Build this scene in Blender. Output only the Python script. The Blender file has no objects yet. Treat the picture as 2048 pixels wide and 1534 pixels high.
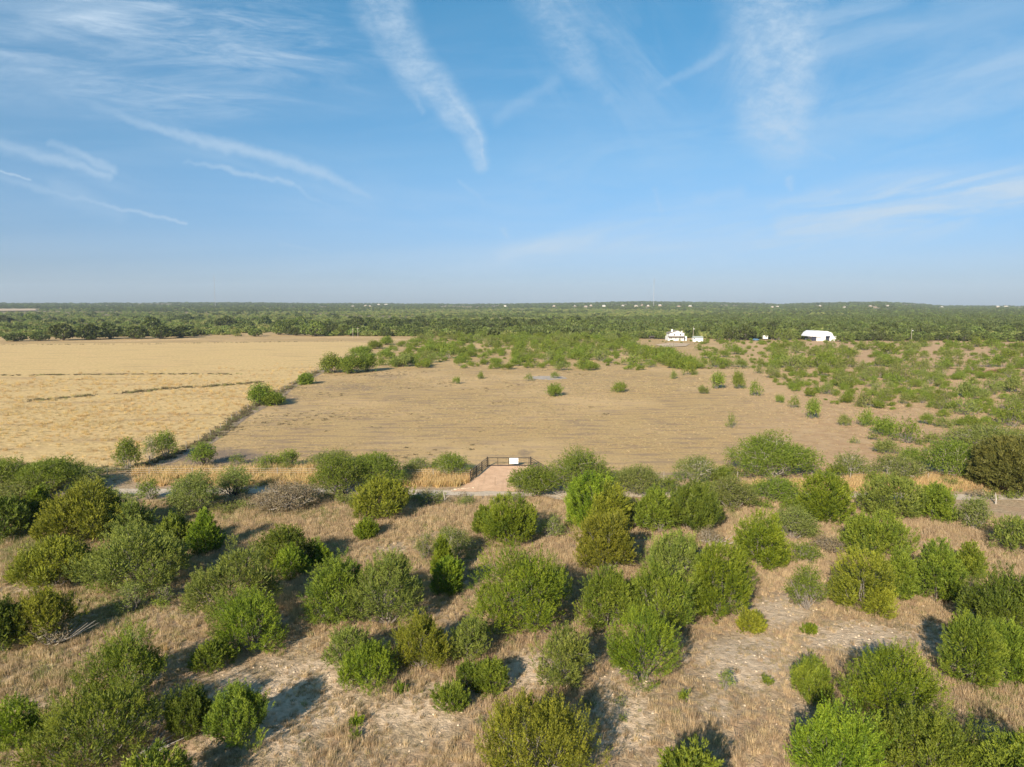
import bpy, math, random
import numpy as np
from mathutils import Vector, Matrix
rad = math.radians
random.seed(7)
rng = np.random.default_rng(7)
SC = bpy.context.scene
COL = SC.collection

# ------------------------------------------------------------------ camera
CAM_H = 22.0
PITCH = math.atan((767 - 613) / 1365.0)
F = 1365.0
cd = bpy.data.cameras.new('camera'); cam = bpy.data.objects.new('camera', cd); COL.objects.link(cam)
cd.lens = 24.0; cd.sensor_width = 36.0; cd.clip_start = 0.5; cd.clip_end = 40000
cam.location = (0, 0, CAM_H); cam.rotation_euler = (math.pi / 2 - PITCH, rad(0.0), 0)
SC.camera = cam

# ------------------------------------------------------------------ light and exposure
SUN_EL, SUN_AZ = 25.0, 203.0          # azimuth of the sun clockwise from +Y
SUN_STRENGTH = 5.0
SKY_STRENGTH = 0.075
SC.view_settings.view_transform = 'Standard'
SC.view_settings.look = 'None'
SC.view_settings.exposure = 0.82
SC.view_settings.gamma = 1.0
SC.view_settings.use_curve_mapping = False
SC.cycles.max_bounces = 5
SC.cycles.diffuse_bounces = 2
SC.cycles.transmission_bounces = 3
SC.cycles.glossy_bounces = 1
SC.cycles.transparent_max_bounces = 4
SC.cycles.volume_bounces = 0

sd = bpy.data.lights.new('sun', 'SUN'); sun = bpy.data.objects.new('sun', sd); COL.objects.link(sun)
sd.energy = SUN_STRENGTH; sd.angle = rad(0.55); sd.color = (1.0, 0.87, 0.70)
az, el = rad(SUN_AZ), rad(SUN_EL)
sdir = Vector((math.sin(az) * math.cos(el), math.cos(az) * math.cos(el), math.sin(el)))
sun.rotation_euler = sdir.to_track_quat('Z', 'Y').to_euler()
sun.location = (0, -40, 60)


class NG:
    """tiny helper for node trees"""
    def __init__(s, tree):
        s.t = tree; s.n = tree.nodes; s.l = tree.links
    def new(s, kind, **kw):
        nd = s.n.new(kind)
        for k, v in kw.items():
            setattr(nd, k, v)
        return nd
    def put(s, sock, v):
        if isinstance(v, bpy.types.NodeSocket):
            s.l.new(v, sock)
        elif v is not None:
            sock.default_value = v
    def m(s, op, a, b=None, c=None, clamp=False):
        nd = s.new('ShaderNodeMath', operation=op); nd.use_clamp = clamp
        for i, v in enumerate((a, b, c)):
            s.put(nd.inputs[i], v)
        return nd.outputs[0]
    def ss(s, v, a, b, o0=0.0, o1=1.0):
        nd = s.new('ShaderNodeMapRange', interpolation_type='SMOOTHSTEP')
        for i, x in enumerate((v, a, b, o0, o1)):
            s.put(nd.inputs[i], x)
        return nd.outputs[0]
    def noise(s, vec, scale, detail=3.0, rough=0.55, dist=0.0, col=False):
        nd = s.new('ShaderNodeTexNoise')
        if vec is not None: s.put(nd.inputs['Vector'], vec)
        nd.inputs['Scale'].default_value = scale; nd.inputs['Detail'].default_value = detail
        nd.inputs['Roughness'].default_value = rough; nd.inputs['Distortion'].default_value = dist
        return nd.outputs['Color' if col else 'Fac']
    def mix(s, f, a, b, blend='MIX'):
        nd = s.new('ShaderNodeMix', data_type='RGBA', blend_type=blend)
        s.put(nd.inputs[0], f); s.put(nd.inputs[6], a); s.put(nd.inputs[7], b)
        return nd.outputs[2]
    def vm(s, op, a, b=None):
        nd = s.new('ShaderNodeVectorMath', operation=op)
        s.put(nd.inputs[0], a)
        if b is not None: s.put(nd.inputs[1], b)
        return nd.outputs[0]
    def xyz(s, x, y, z):
        nd = s.new('ShaderNodeCombineXYZ')
        for i, v in enumerate((x, y, z)): s.put(nd.inputs[i], v)
        return nd.outputs[0]


def c4(*c):
    return (c[0], c[1], c[2], 1.0)


def pix_dir(px, py):
    a = (px - 1024) / F; b = -(py - 767) / F
    cp, sp = math.cos(PITCH), math.sin(PITCH)
    return a, cp + b * sp, b * cp - sp        # x right, y forward, z up


# ------------------------------------------------------------------ sky
def build_world():
    w = bpy.data.worlds.new('World'); SC.world = w; w.use_nodes = True
    g = NG(w.node_tree); g.n.clear()
    out = g.new('ShaderNodeOutputWorld'); bg = g.new('ShaderNodeBackground')
    bg.inputs[1].default_value = SKY_STRENGTH
    g.l.new(bg.outputs[0], out.inputs[0])
    sky = g.new('ShaderNodeTexSky', sky_type='NISHITA')
    sky.sun_disc = False; sky.sun_elevation = el; sky.sun_rotation = az
    sky.altitude = 300; sky.air_density = 1.0; sky.dust_density = 0.6; sky.ozone_density = 2.2
    tc = g.new('ShaderNodeTexCoord'); sep = g.new('ShaderNodeSeparateXYZ')
    g.l.new(tc.outputs['Generated'], sep.inputs[0])
    X, Y, Z = sep.outputs
    zc = g.m('MAXIMUM', Z, 0.0)
    ramp = g.new('ShaderNodeValToRGB'); g.put(ramp.inputs[0], zc)
    cr = ramp.color_ramp
    stops = SKY_TINT
    cr.elements[0].position = stops[0][0]; cr.elements[0].color = c4(*stops[0][1])
    cr.elements[1].position = stops[-1][0]; cr.elements[1].color = c4(*stops[-1][1])
    for p, c in stops[1:-1]:
        e = cr.elements.new(p); e.color = c4(*c)
    base = g.mix(1.0, sky.outputs[0], ramp.outputs[0], 'MULTIPLY')
    # clouds lie in a gnomonic chart of the sky ahead; a second chart of generic cirrus goes all round
    yy = g.m('MAXIMUM', Y, 0.08)
    u0 = g.m('DIVIDE', X, yy); v0 = g.m('DIVIDE', Z, yy)
    p0 = g.xyz(u0, v0, 0.0)
    wob = g.noise(p0, 7.0, 3.0, 0.6, col=True)
    wsub = g.vm('SUBTRACT', wob, (0.5, 0.5, 0.5))
    ws = g.new('ShaderNodeVectorMath', operation='SCALE'); g.put(ws.inputs[0], wsub); ws.inputs['Scale'].default_value = 0.030
    wf = g.noise(p0, 45.0, 3.0, 0.6, col=True)
    wfs = g.new('ShaderNodeVectorMath', operation='SCALE'); g.put(wfs.inputs[0], g.vm('SUBTRACT', wf, (0.5, 0.5, 0.5))); wfs.inputs['Scale'].default_value = 0.014
    pw = g.vm('ADD', g.vm('ADD', p0, ws.outputs[0]), wfs.outputs[0])
    sp2 = g.new('ShaderNodeSeparateXYZ'); g.put(sp2.inputs[0], pw)
    U, V = sp2.outputs[0], sp2.outputs[1]
    fine = g.noise(g.vm('MULTIPLY', pw, (0.8, 1.5, 1.0)), 30.0, 7.0, 0.72)
    mott = g.ss(fine, 0.3, 0.7, 0.4, 1.25)
    acc = None
    for (x0, y0, x1, y1, w0, w1, s0, s1, soft, tex) in STREAKS:
        d0 = pix_dir(x0, y0); d1 = pix_dir(x1, y1)
        ax, ay = d0[0] / d0[1], d0[2] / d0[1]; bx, by = d1[0] / d1[1], d1[2] / d1[1]
        ex, ey = bx - ax, by - ay; L = math.hypot(ex, ey)
        ex /= L; ey /= L
        du = g.m('SUBTRACT', U, ax); dv = g.m('SUBTRACT', V, ay)
        t = g.m('MULTIPLY_ADD', dv, ey, g.m('MULTIPLY', du, ex))
        s = g.m('MULTIPLY_ADD', dv, ex, g.m('MULTIPLY', du, -ey))
        tc_ = g.m('DIVIDE', t, L, clamp=True)
        over = g.m('SUBTRACT', t, g.m('MULTIPLY', tc_, L))
        dist = g.m('SQRT', g.m('MULTIPLY_ADD', s, s, g.m('MULTIPLY', over, over)))
        wd = g.m('MULTIPLY_ADD', tc_, (w1 - w0) / F, w0 / F)
        r = g.m('DIVIDE', dist, wd)
        st = g.m('MULTIPLY_ADD', tc_, (s1 - s0) * 1.15, s0 * 1.15)
        msk = g.m('MULTIPLY', g.ss(r, soft, 1.15, 1.0, 0.0), st)
        if tex:
            msk = g.m('MULTIPLY', msk, mott)
        acc = msk if acc is None else g.m('MAXIMUM', acc, msk)
        if soft < 0: acc = acc
    for (cx, cy, rx, ry, st_, ang_, fx, fy, lo, hi) in VEILS:
        d0 = pix_dir(cx, cy); ca, sa = math.cos(rad(ang_)), math.sin(rad(ang_))
        du = g.m('SUBTRACT', u0, d0[0] / d0[1]); dv = g.m('SUBTRACT', v0, d0[2] / d0[1])
        a_ = g.m('MULTIPLY_ADD', dv, sa, g.m('MULTIPLY', du, ca)); b_ = g.m('MULTIPLY_ADD', dv, ca, g.m('MULTIPLY', du, -sa))
        e1 = g.m('DIVIDE', a_, rx / F); e2 = g.m('DIVIDE', b_, ry / F)
        rr_ = g.m('SQRT', g.m('MULTIPLY_ADD', e1, e1, g.m('MULTIPLY', e2, e2)))
        nz = g.noise(g.xyz(g.m('MULTIPLY', a_, fx), g.m('MULTIPLY', b_, fy), cx * .01), 1.0, 8.0, 0.66, 0.8)
        mk = g.m('MULTIPLY', g.ss(rr_, 0.35, 1.1, st_, 0.0), g.ss(nz, lo, hi))
        acc = g.m('ADD', acc, mk)
    # thin cirrus wisps everywhere, drawn on a high flat sheet so that they thin out to the horizon
    zz = g.m('ADD', g.m('MAXIMUM', Z, 0.0), 0.10)
    q = g.xyz(g.m('DIVIDE', X, zz), g.m('DIVIDE', Y, zz), 0.0)
    qs = g.vm('MULTIPLY', q, (0.55, 1.5, 1.0))
    ci = g.noise(qs, 1.1, 7.0, 0.62, 0.9)
    cover = g.ss(g.noise(q, 0.32, 2.0, 0.5), 0.38, 0.62)
    left = g.ss(g.m('DIVIDE', X, g.m('ADD', g.m('ABSOLUTE', Y), 0.2)), 0.12, -0.25, 0.25, 1.0)
    cirrus = g.m('MULTIPLY', g.m('MULTIPLY', g.ss(ci, 0.42, 0.72), cover), g.m('MULTIPLY', left, 0.62))
    cirrus = g.m('MULTIPLY', cirrus, g.ss(Z, 0.1, 0.3))
    veil = g.m('MULTIPLY', g.ss(g.noise(g.vm('MULTIPLY', q, (0.35, 1.2, 1)), 0.7, 4.0, 0.6, 0.6), 0.35, 0.8), 0.12)
    tot = g.m('ADD', g.m('ADD', acc, cirrus), veil, clamp=True)
    # cloud light: the sky's own brightness lifted towards a soft white
    cl = c4(*CLOUD_COL)
    colr = g.mix(tot, base, cl)
    g.l.new(colr, bg.inputs[0])


SKY_TINT = [(0.0, (0.37, 0.445, 0.74)), (0.06, (0.45, 0.57, 0.84)), (0.2, (0.50, 0.79, 0.93)),
            (0.42, (0.22, 0.90, 1.04)), (1.0, (0.50, 0.85, 0.92))]
CLOUD_COL = (4.1, 5.25, 6.5)
# x0,y0,x1,y1 (where the streak's axis lies in the photograph), half widths, strengths, softness, mottled
STREAKS = [
    (745, -60, 820, 110, 62, 46, .40, .46, .1, 1), (820, 110, 900, 215, 46, 36, .46, .46, .2, 1),
    (900, 215, 945, 270, 36, 34, .46, .36, .2, 1), (945, 270, 962, 335, 34, 18, .34, .36, .2, 1),
    (800, 90, 905, 200, 16, 16, .3, .56, .0, 1), (905, 200, 955, 260, 16, 12, .56, .5, .0, 1), (955, 260, 970, 335, 12, 7, .5, .45, .0, 1),
    (720, 10, 815, 150, 30, 26, .25, .25, .0, 1), (815, 150, 846, 225, 24, 8, .22, .2, .0, 1),
    (190, 215, 300, 250, 12, 12, .05, .28, .0, 0), (300, 250, 470, 298, 11, 18, .28, .42, .0, 0),
    (470, 298, 650, 348, 18, 16, .42, .40, .0, 0), (650, 348, 750, 400, 14, 4, .35, .05, .0, 0),
    (370, 316, 470, 345, 4, 8, .1, .36, .0, 0), (470, 345, 585, 374, 8, 9, .36, .28, .0, 0), (585, 374, 680, 426, 7, 3, .2, .02, .0, 0),
    (-40, 275, 215, 352, 22, 9, .22, .30, .0, 0), (100, 285, 222, 340, 9, 13, .18, .34, .0, 0),
    (-30, 334, 64, 358, 4, 3, .55, .4, .0, 0), (-30, 345, 150, 395, 12, 9, .12, .25, .0, 0), (150, 395, 372, 442, 8, 4, .25, .42, .0, 0),
    (120, 380, 240, 425, 34, 20, .16, .1, .0, 0),
    (1085, -30, 1150, 110, 75, 52, .30, .30, .0, 1), (1150, 110, 1215, 190, 52, 22, .28, .14, .0, 1),
    (1150, 0, 1300, 170, 60, 40, .14, .12, .0, 1),
    (1545, -50, 1560, 120, 125, 105, .40, .40, .3, 1), (1560, 120, 1558, 230, 105, 98, .38, .37, .3, 1), (1558, 230, 1565, 280, 98, 70, .37, .34, .2, 1),
    (1530, 20, 1555, 90, 45, 50, .42, .42, .0, 1),
    (1590, 285, 1670, 320, 22, 6, .12, .08, .0, 0), (1575, 362, 1582, 382, 10, 7, .3, .2, .0, 1),
    (1006, 458, 1013, 472, 10, 7, .32, .25, .0, 1),
    (1540, 418, 1680, 384, 10, 12, .12, .3, .0, 0), (1560, 448, 1760, 424, 22, 24, .30, .45, .0, 0), (1760, 424, 2120, 365, 24, 34, .45, .42, .0, 0),
    (1640, 400, 2120, 335, 40, 40, .14, .2, .0, 0),
    (1000, 505, 1180, 472, 22, 22, .22, .30, .0, 0), (1180, 472, 1320, 440, 20, 10, .28, .12, .0, 0),
    (1320, 172, 1450, 98, 10, 16, .12, .22, .0, 0), (1450, 98, 1800, -10, 22, 40, .2, .22, .0, 0),
    (1000, 235, 1110, 160, 18, 18, .12, .14, .0, 0), (1600, 280, 2150, 110, 45, 90, .05, .26, .0, 0),
    (1640, 95, 2100, 0, 60, 70, .16, .22, .0, 0), (1600, 494, 1760, 456, 8, 8, .12, .16, .0, 0),
    (560, 488, 640, 503, 5, 4, .12, .1, .0, 0), (920, 360, 965, 412, 6, 5, .16, .06, .0, 0),
    (1310, 380, 1318, 425, 10, 6, .12, .1, .0, 0), (1400, 395, 1480, 385, 18, 20, .12, .14, .0, 0),
]
# soft fibrous veils: centre, half axes, strength, slant, noise stretch along and across, noise window
VEILS = [
    (300, 110, 560, 150, .40, -3, 5, 26, .38, .72), (420, 60, 420, 90, .35, -6, 9, 60, .40, .70), (340, 200, 260, 40, .30, -4, 7, 50, .42, .70),
    (60, 60, 300, 160, .22, 4, 3, 14, .3, .8), (1800, 420, 440, 80, .80, 9, 4, 30, .36, .72), (1250, 470, 420, 55, .42, 10, 4, 26, .35, .75),
    (1300, 330, 420, 110, .22, 8, 4, 18, .35, .75), (1100, 520, 700, 50, .30, 3, 3, 20, .3, .75), (800, 420, 380, 80, .16, -8, 4, 20, .35, .75),
    (1900, 200, 420, 150, .36, 14, 3, 16, .35, .75), (1750, 40, 380, 80, .26, 16, 4, 20, .35, .75), (1560, 160, 150, 190, .20, 60, 6, 22, .35, .7),
    (1220, 120, 220, 160, .16, -50, 5, 24, .35, .7), (500, 300, 400, 60, .14, -16, 3, 22, .35, .75), (1500, 560, 900, 60, .16, 2, 2, 16, .2, .8), (120, 330, 240, 50, .2, -14, 4, 24, .35, .75),
]
build_world()


# ------------------------------------------------------------------ tags and linking
def tag(o, label=None, cat=None, group=None, kind=None):
    if label: o['label'] = label
    if cat: o['category'] = cat
    if group: o['group'] = group
    if kind: o['kind'] = kind
    return o

def empty(name, loc, rz=0.0):
    o = bpy.data.objects.new(name, None); COL.objects.link(o)
    o.empty_display_size = 0.3
    o.location = loc; o.rotation_euler = (0, 0, rz)
    return o

def mesh_obj(name, V, Fc, mat, parent=None, tint=None, smooth=False, extra=None):
    """V (n,3) array, Fc list of faces or (m,k) array"""
    me = bpy.data.meshes.new(name)
    V = np.asarray(V, dtype=np.float32)
    if isinstance(Fc, np.ndarray):
        k = Fc.shape[1]; m = Fc.shape[0]
        me.vertices.add(len(V)); me.vertices.foreach_set('co', V.ravel())
        me.loops.add(m * k); me.loops.foreach_set('vertex_index', Fc.astype(np.int32).ravel())
        me.polygons.add(m); me.polygons.foreach_set('loop_start', np.arange(0, m * k, k, dtype=np.int32))
        me.update(calc_edges=True)
    else:
        me.from_pydata([tuple(map(float, v)) for v in V], [], Fc); me.update()
    if smooth:
        me.polygons.foreach_set('use_smooth', np.ones(len(me.polygons), dtype=bool))
    if tint is not None:
        a = me.attributes.new('tint', 'FLOAT', 'POINT'); a.data.foreach_set('value', np.asarray(tint, dtype=np.float32))
    for k_, v_ in (extra or {}).items():
        a = me.attributes.new(k_, 'FLOAT', 'POINT'); a.data.foreach_set('value', np.asarray(v_, dtype=np.float32))
    if mat: me.materials.append(mat)
    o = bpy.data.objects.new(name, me); COL.objects.link(o)
    if parent: o.parent = parent
    return o

def link_copy(o, parent=None):
    c = o.copy(); COL.objects.link(c)
    if parent: c.parent = parent
    return c

class MB:
    """collects boxes and tubes, builds ONE mesh object"""
    def __init__(s): s.v = []; s.f = []
    def box(s, x0, y0, z0, x1, y1, z1):
        b = len(s.v)
        s.v += [(x0, y0, z0), (x1, y0, z0), (x1, y1, z0), (x0, y1, z0), (x0, y0, z1), (x1, y0, z1), (x1, y1, z1), (x0, y1, z1)]
        for q in ((0, 3, 2, 1), (4, 5, 6, 7), (0, 1, 5, 4), (1, 2, 6, 5), (2, 3, 7, 6), (3, 0, 4, 7)):
            s.f.append(tuple(b + i for i in q))
        return s
    def tube(s, pts, rads, n=6, cap=True):
        pts = [Vector(p) for p in pts]; b0 = len(s.v); ref = None
        for i, p in enumerate(pts):
            d = (pts[min(i + 1, len(pts) - 1)] - pts[max(i - 1, 0)]).normalized()
            if ref is None:
                ref = Vector((1, 0, 0)) if abs(d.x) < 0.8 else Vector((0, 1, 0))
            a = d.cross(ref).normalized(); b = d.cross(a).normalized(); ref = -b.cross(d) if False else ref
            r = rads[i] if hasattr(rads, '__len__') else rads
            for k in range(n):
                t = 2 * math.pi * k / n
                s.v.append(tuple(p + a * (r * math.cos(t)) + b * (r * math.sin(t))))
        for i in range(len(pts) - 1):
            for k in range(n):
                k2 = (k + 1) % n; q = b0 + i * n
                s.f.append((q + k, q + k2, q + n + k2, q + n + k))
        if cap:
            s.f.append(tuple(b0 + k for k in range(n))[::-1])
            q = b0 + (len(pts) - 1) * n
            s.f.append(tuple(q + k for k in range(n)))
        return s
    def poly(s, pts):
        b = len(s.v); s.v += [tuple(p) for p in pts]; s.f.append(tuple(range(b, b + len(pts)))); return s
    def build(s, name, mat, parent=None, smooth=False):
        return mesh_obj(name, np.array(s.v), s.f, mat, parent, smooth=smooth)


# ------------------------------------------------------------------ materials
def base_mat(name, rough=0.9):
    m = bpy.data.materials.new(name); m.use_nodes = True
    g = NG(m.node_tree); b = g.n['Principled BSDF']
    b.inputs['Roughness'].default_value = rough; b.inputs['Specular IOR Level'].default_value = 0.2
    return m, g, b

def simple_mat(name, col, rough=0.8, var=0.15, scale=6.0, bump=0.0, spec=0.3, metal=0.0):
    m, g, b = base_mat(name, rough)
    b.inputs['Specular IOR Level'].default_value = spec; b.inputs['Metallic'].default_value = metal
    tc = g.new('ShaderNodeTexCoord')
    n = g.noise(tc.outputs['Object'], scale, 5.0, 0.6)
    dk = tuple(c * (1 - var) for c in col); lt = tuple(min(1, c * (1 + var)) for c in col)
    g.put(b.inputs['Base Color'], g.mix(g.ss(n, 0.3, 0.7), c4(*dk), c4(*lt)))
    if bump:
        bp = g.new('ShaderNodeBump'); bp.inputs['Strength'].default_value = bump; bp.inputs['Distance'].default_value = 0.05
        g.put(bp.inputs['Height'], n); g.l.new(bp.outputs[0], b.inputs['Normal'])
    return m

def leaf_mat(name, ca, cb, trans=0.3, spread=0.12):
    """two leaf colours mixed by each leaf's own tint, with a small shift from tree to tree"""
    m = bpy.data.materials.new(name); m.use_nodes = True
    g = NG(m.node_tree); g.n.clear()
    out = g.new('ShaderNodeOutputMaterial')
    at = g.new('ShaderNodeAttribute', attribute_name='tint')
    oi = g.new('ShaderNodeObjectInfo')
    col = g.mix(at.outputs['Fac'], c4(*ca), c4(*cb))
    hsv = g.new('ShaderNodeHueSaturation'); g.put(hsv.inputs['Color'], col)
    g.put(hsv.inputs['Hue'], g.m('MULTIPLY_ADD', oi.outputs['Random'], 0.02, 0.484))
    g.put(hsv.inputs['Value'], g.m('MULTIPLY_ADD', oi.outputs['Random'], spread * 2, 1 - spread))
    pr = g.new('ShaderNodeBsdfPrincipled'); pr.inputs['Roughness'].default_value = 0.55
    pr.inputs['Specular IOR Level'].default_value = 0.25
    g.put(pr.inputs['Base Color'], hsv.outputs[0])
    tr = g.new('ShaderNodeBsdfTranslucent'); g.put(tr.inputs['Color'], g.mix(1.0, hsv.outputs[0], c4(1.25, 1.3, 0.6), 'MULTIPLY'))
    mx = g.new('ShaderNodeMixShader'); mx.inputs[0].default_value = trans
    g.l.new(pr.outputs[0], mx.inputs[1]); g.l.new(tr.outputs[0], mx.inputs[2])
    g.l.new(mx.outputs[0], out.inputs[0])
    return m

LEAF = {  # juniper dark ends deepened: shade of the crown gaps put into the leaf colour
    'G': leaf_mat('juniper_foliage_bright', (0.066, 0.120, 0.009), (0.232, 0.298, 0.019), 0.12),
    'M': leaf_mat('juniper_foliage_mid', (0.070, 0.115, 0.012), (0.226, 0.274, 0.027), 0.12),
    'S': leaf_mat('juniper_foliage_sage', (0.090, 0.132, 0.022), (0.248, 0.290, 0.050), 0.12),
    'O': leaf_mat('juniper_foliage_olive', (0.086, 0.106, 0.011), (0.285, 0.290, 0.026), 0.12),
    'D': leaf_mat('juniper_foliage_dark', (0.052, 0.088, 0.010), (0.165, 0.212, 0.022), 0.12),
    'KO': leaf_mat('oak_foliage_brown', (0.075, 0.088, 0.020), (0.180, 0.180, 0.036), 0.15),
    'Q': leaf_mat('mesquite_foliage', (0.115, 0.165, 0.022), (0.250, 0.310, 0.040), 0.4),
    'P': leaf_mat('mesquite_foliage_pale', (0.145, 0.180, 0.045), (0.285, 0.315, 0.080), 0.4),
    'K': leaf_mat('oak_foliage', (0.052, 0.074, 0.018), (0.11, 0.135, 0.032), 0.15, 0.2),
    'B': leaf_mat('brush_twigs_dry', (0.19, 0.145, 0.09), (0.29, 0.25, 0.14), 0.2),
    'W': leaf_mat('weed_foliage', (0.17, 0.22, 0.05), (0.30, 0.33, 0.09), 0.4),
}
BARK = simple_mat('grey_bark', (0.20, 0.175, 0.15), 0.9, 0.3, 9.0)
BARK_PALE = simple_mat('pale_bark', (0.36, 0.32, 0.27), 0.9, 0.25, 9.0)
BARK_DARK = simple_mat('dark_bark', (0.10, 0.085, 0.07), 0.95, 0.3, 9.0)
GRASS = {
    'red': leaf_mat('dry_grass_red', (0.37, 0.27, 0.165), (0.63, 0.49, 0.315), 0.3, 0.25),
    'tan': leaf_mat('dry_grass_tan', (0.37, 0.29, 0.165), (0.63, 0.505, 0.30), 0.3, 0.2),
    'gold': leaf_mat('dry_grass_gold', (0.42, 0.30, 0.14), (0.68, 0.50, 0.25), 0.35, 0.15),
    'green': leaf_mat('green_grass', (0.17, 0.20, 0.06), (0.34, 0.34, 0.13), 0.35, 0.2),
    'dark': leaf_mat('dark_weeds', (0.075, 0.065, 0.035), (0.17, 0.14, 0.075), 0.15, 0.2),
    'grey': leaf_mat('weed_grass_grey', (0.22, 0.19, 0.105), (0.38, 0.31, 0.19), 0.25, 0.2),
}


# ------------------------------------------------------------------ the lie of the land
def smooth(a, b, x):
    t = np.clip((x - a) / (b - a), 0, 1); return t * t * (3 - 2 * t)

def wav(x, y, s, ph=0.0):
    x = x / s; y = y / s
    return (np.sin(x * 1.3 + 1.7 * np.sin(y * 0.9 + ph) + ph) + np.sin(y * 1.7 + 1.3 * np.sin(x * 1.1 - ph) + 2 * ph)
            + 0.6 * np.sin(x * 2.9 - y * 2.3 + 3 * ph) + 0.4 * np.sin(x * 5.1 + y * 4.3 + ph)) / 3.0

def ground_z(x, y):
    x = np.asarray(x, dtype=np.float64); y = np.asarray(y, dtype=np.float64)
    d = np.hypot(x, y)
    near = 1 - smooth(30, 72, d)
    z = 1.6 * near + near * (0.45 * wav(x, y, 9.0, 0.4) + 0.10 * wav(x, y, 2.1, 1.9))
    px = 1024 + F * x / np.maximum(y, 1.0)
    prof = np.interp(np.where(y > 0, px, 0), [-600, 0, 500, 950, 1120, 1280, 1400, 1560, 1680, 1750, 1800, 1880, 2048, 3000],
                     [-2, 0, 4, -1, 3, 10, 6, 0, 5, 6, 2, -9, -8, 0])
    far = smooth(900, 5600, d)
    z = z + far * (37.0 + 1.9 * prof + 3.0 * wav(x, y, 420, 2.2)) - 18 * smooth(6500, 11000, d)
    z = z + smooth(520, 900, d) * 0.7 * wav(x, y, 130, 0.9)
    return z

_T = np.geomspace(15, 9000, 6000)
def at(px, py):
    """where the sight line of a pixel meets the land (the horizon ridge if it passes just above)"""
    a, b, c = pix_dir(px, py)
    gap = CAM_H + c * _T - ground_z(a * _T, b * _T)
    k = int(np.argmax(gap < 0))
    if gap[k] >= 0:
        k = int(np.argmin(np.where(_T > 2500, gap, 1e9))); t = _T[k]
    else:
        t = _T[k - 1] + (_T[k] - _T[k - 1]) * gap[k - 1] / (gap[k - 1] - gap[k])
    return Vector((a * t, b * t, float(ground_z(a * t, b * t))))

def to_px(x, y, z=0.0):
    cp, sp = math.cos(PITCH), math.sin(PITCH)
    h = z - CAM_H
    dep = y * cp - h * sp; up = y * sp + h * cp
    dep = np.maximum(dep, 0.1)
    return 1024 + F * x / dep, 767 - F * up / dep

def depth_of(p):
    return p.y * math.cos(PITCH) + (CAM_H - p.z) * math.sin(PITCH)

def in_poly(px, py, poly):
    inside = np.zeros(px.shape, dtype=bool); n = len(poly)
    for i in range(n):
        x0, y0 = poly[i]; x1, y1 = poly[(i + 1) % n]
        c = ((y0 > py) != (y1 > py)) & (px < (x1 - x0) * (py - y0) / ((y1 - y0) or 1e-9) + x0)
        inside ^= c
    return inside

def blobs(px, py, lst):
    r = np.zeros(px.shape)
    for (cx, cy, rx, ry, s) in lst:
        r = np.maximum(r, s * np.exp(-(((px - cx) / rx) ** 2 + ((py - cy) / ry) ** 2) * 1.2))
    return r

GOLD_POLY = [(-900, 687), (0, 688), (420, 685), (700, 683), (742, 687), (700, 712), (640, 740), (560, 785), (480, 828), (440, 862),
             (370, 902), (300, 930), (210, 942), (0, 932), (-900, 930)]
PALE = [(1560, 1222, 75, 32, 1.0), (1720, 1275, 150, 40, .95), (1500, 1330, 130, 80, .8), (1440, 1400, 80, 60, .55),
        (560, 1400, 260, 90, .75), (1250, 1420, 90, 110, .75), (1060, 1345, 80, 50, .8), (820, 1420, 160, 90, .6), (80, 1400, 70, 30, .45),
        (1860, 1270, 60, 60, .55), (40, 1180, 50, 12, .7), (1850, 1400, 60, 90, .45), (520, 1480, 160, 70, .7), (330, 1085, 30, 10, .4), (780, 1098, 60, 8, .6),
        (700, 1350, 120, 50, .6), (1620, 1400, 60, 60, .5), (330, 988, 40, 6, .7), (600, 1330, 120, 30, .7), (1180, 1500, 160, 60, .35)]
GREEN = [(60, 1090, 80, 60, .8), (230, 1210, 80, 50, .6), (600, 1030, 120, 18, .45), (150, 1340, 120, 60, .25), (900, 1130, 80, 60, .4),
         (1440, 1030, 80, 30, .4), (720, 930, 120, 20, .3), (470, 1030, 120, 25, .35), (2000, 1400, 60, 70, .35), (1600, 1040, 60, 40, .4)]
BROWN = [(430, 915, 170, 24, 1.0), (640, 830, 100, 20, .45), (760, 860, 120, 12, .4), (950, 880, 200, 14, .3), (1320, 840, 200, 10, .3), (700, 775, 140, 12, .6), (560, 800, 60, 30, .7), (780, 752, 90, 8, .6), (820, 800, 120, 18, .45), (1050, 905, 25, 10, .8), (900, 740, 200, 4, .4)]

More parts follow.
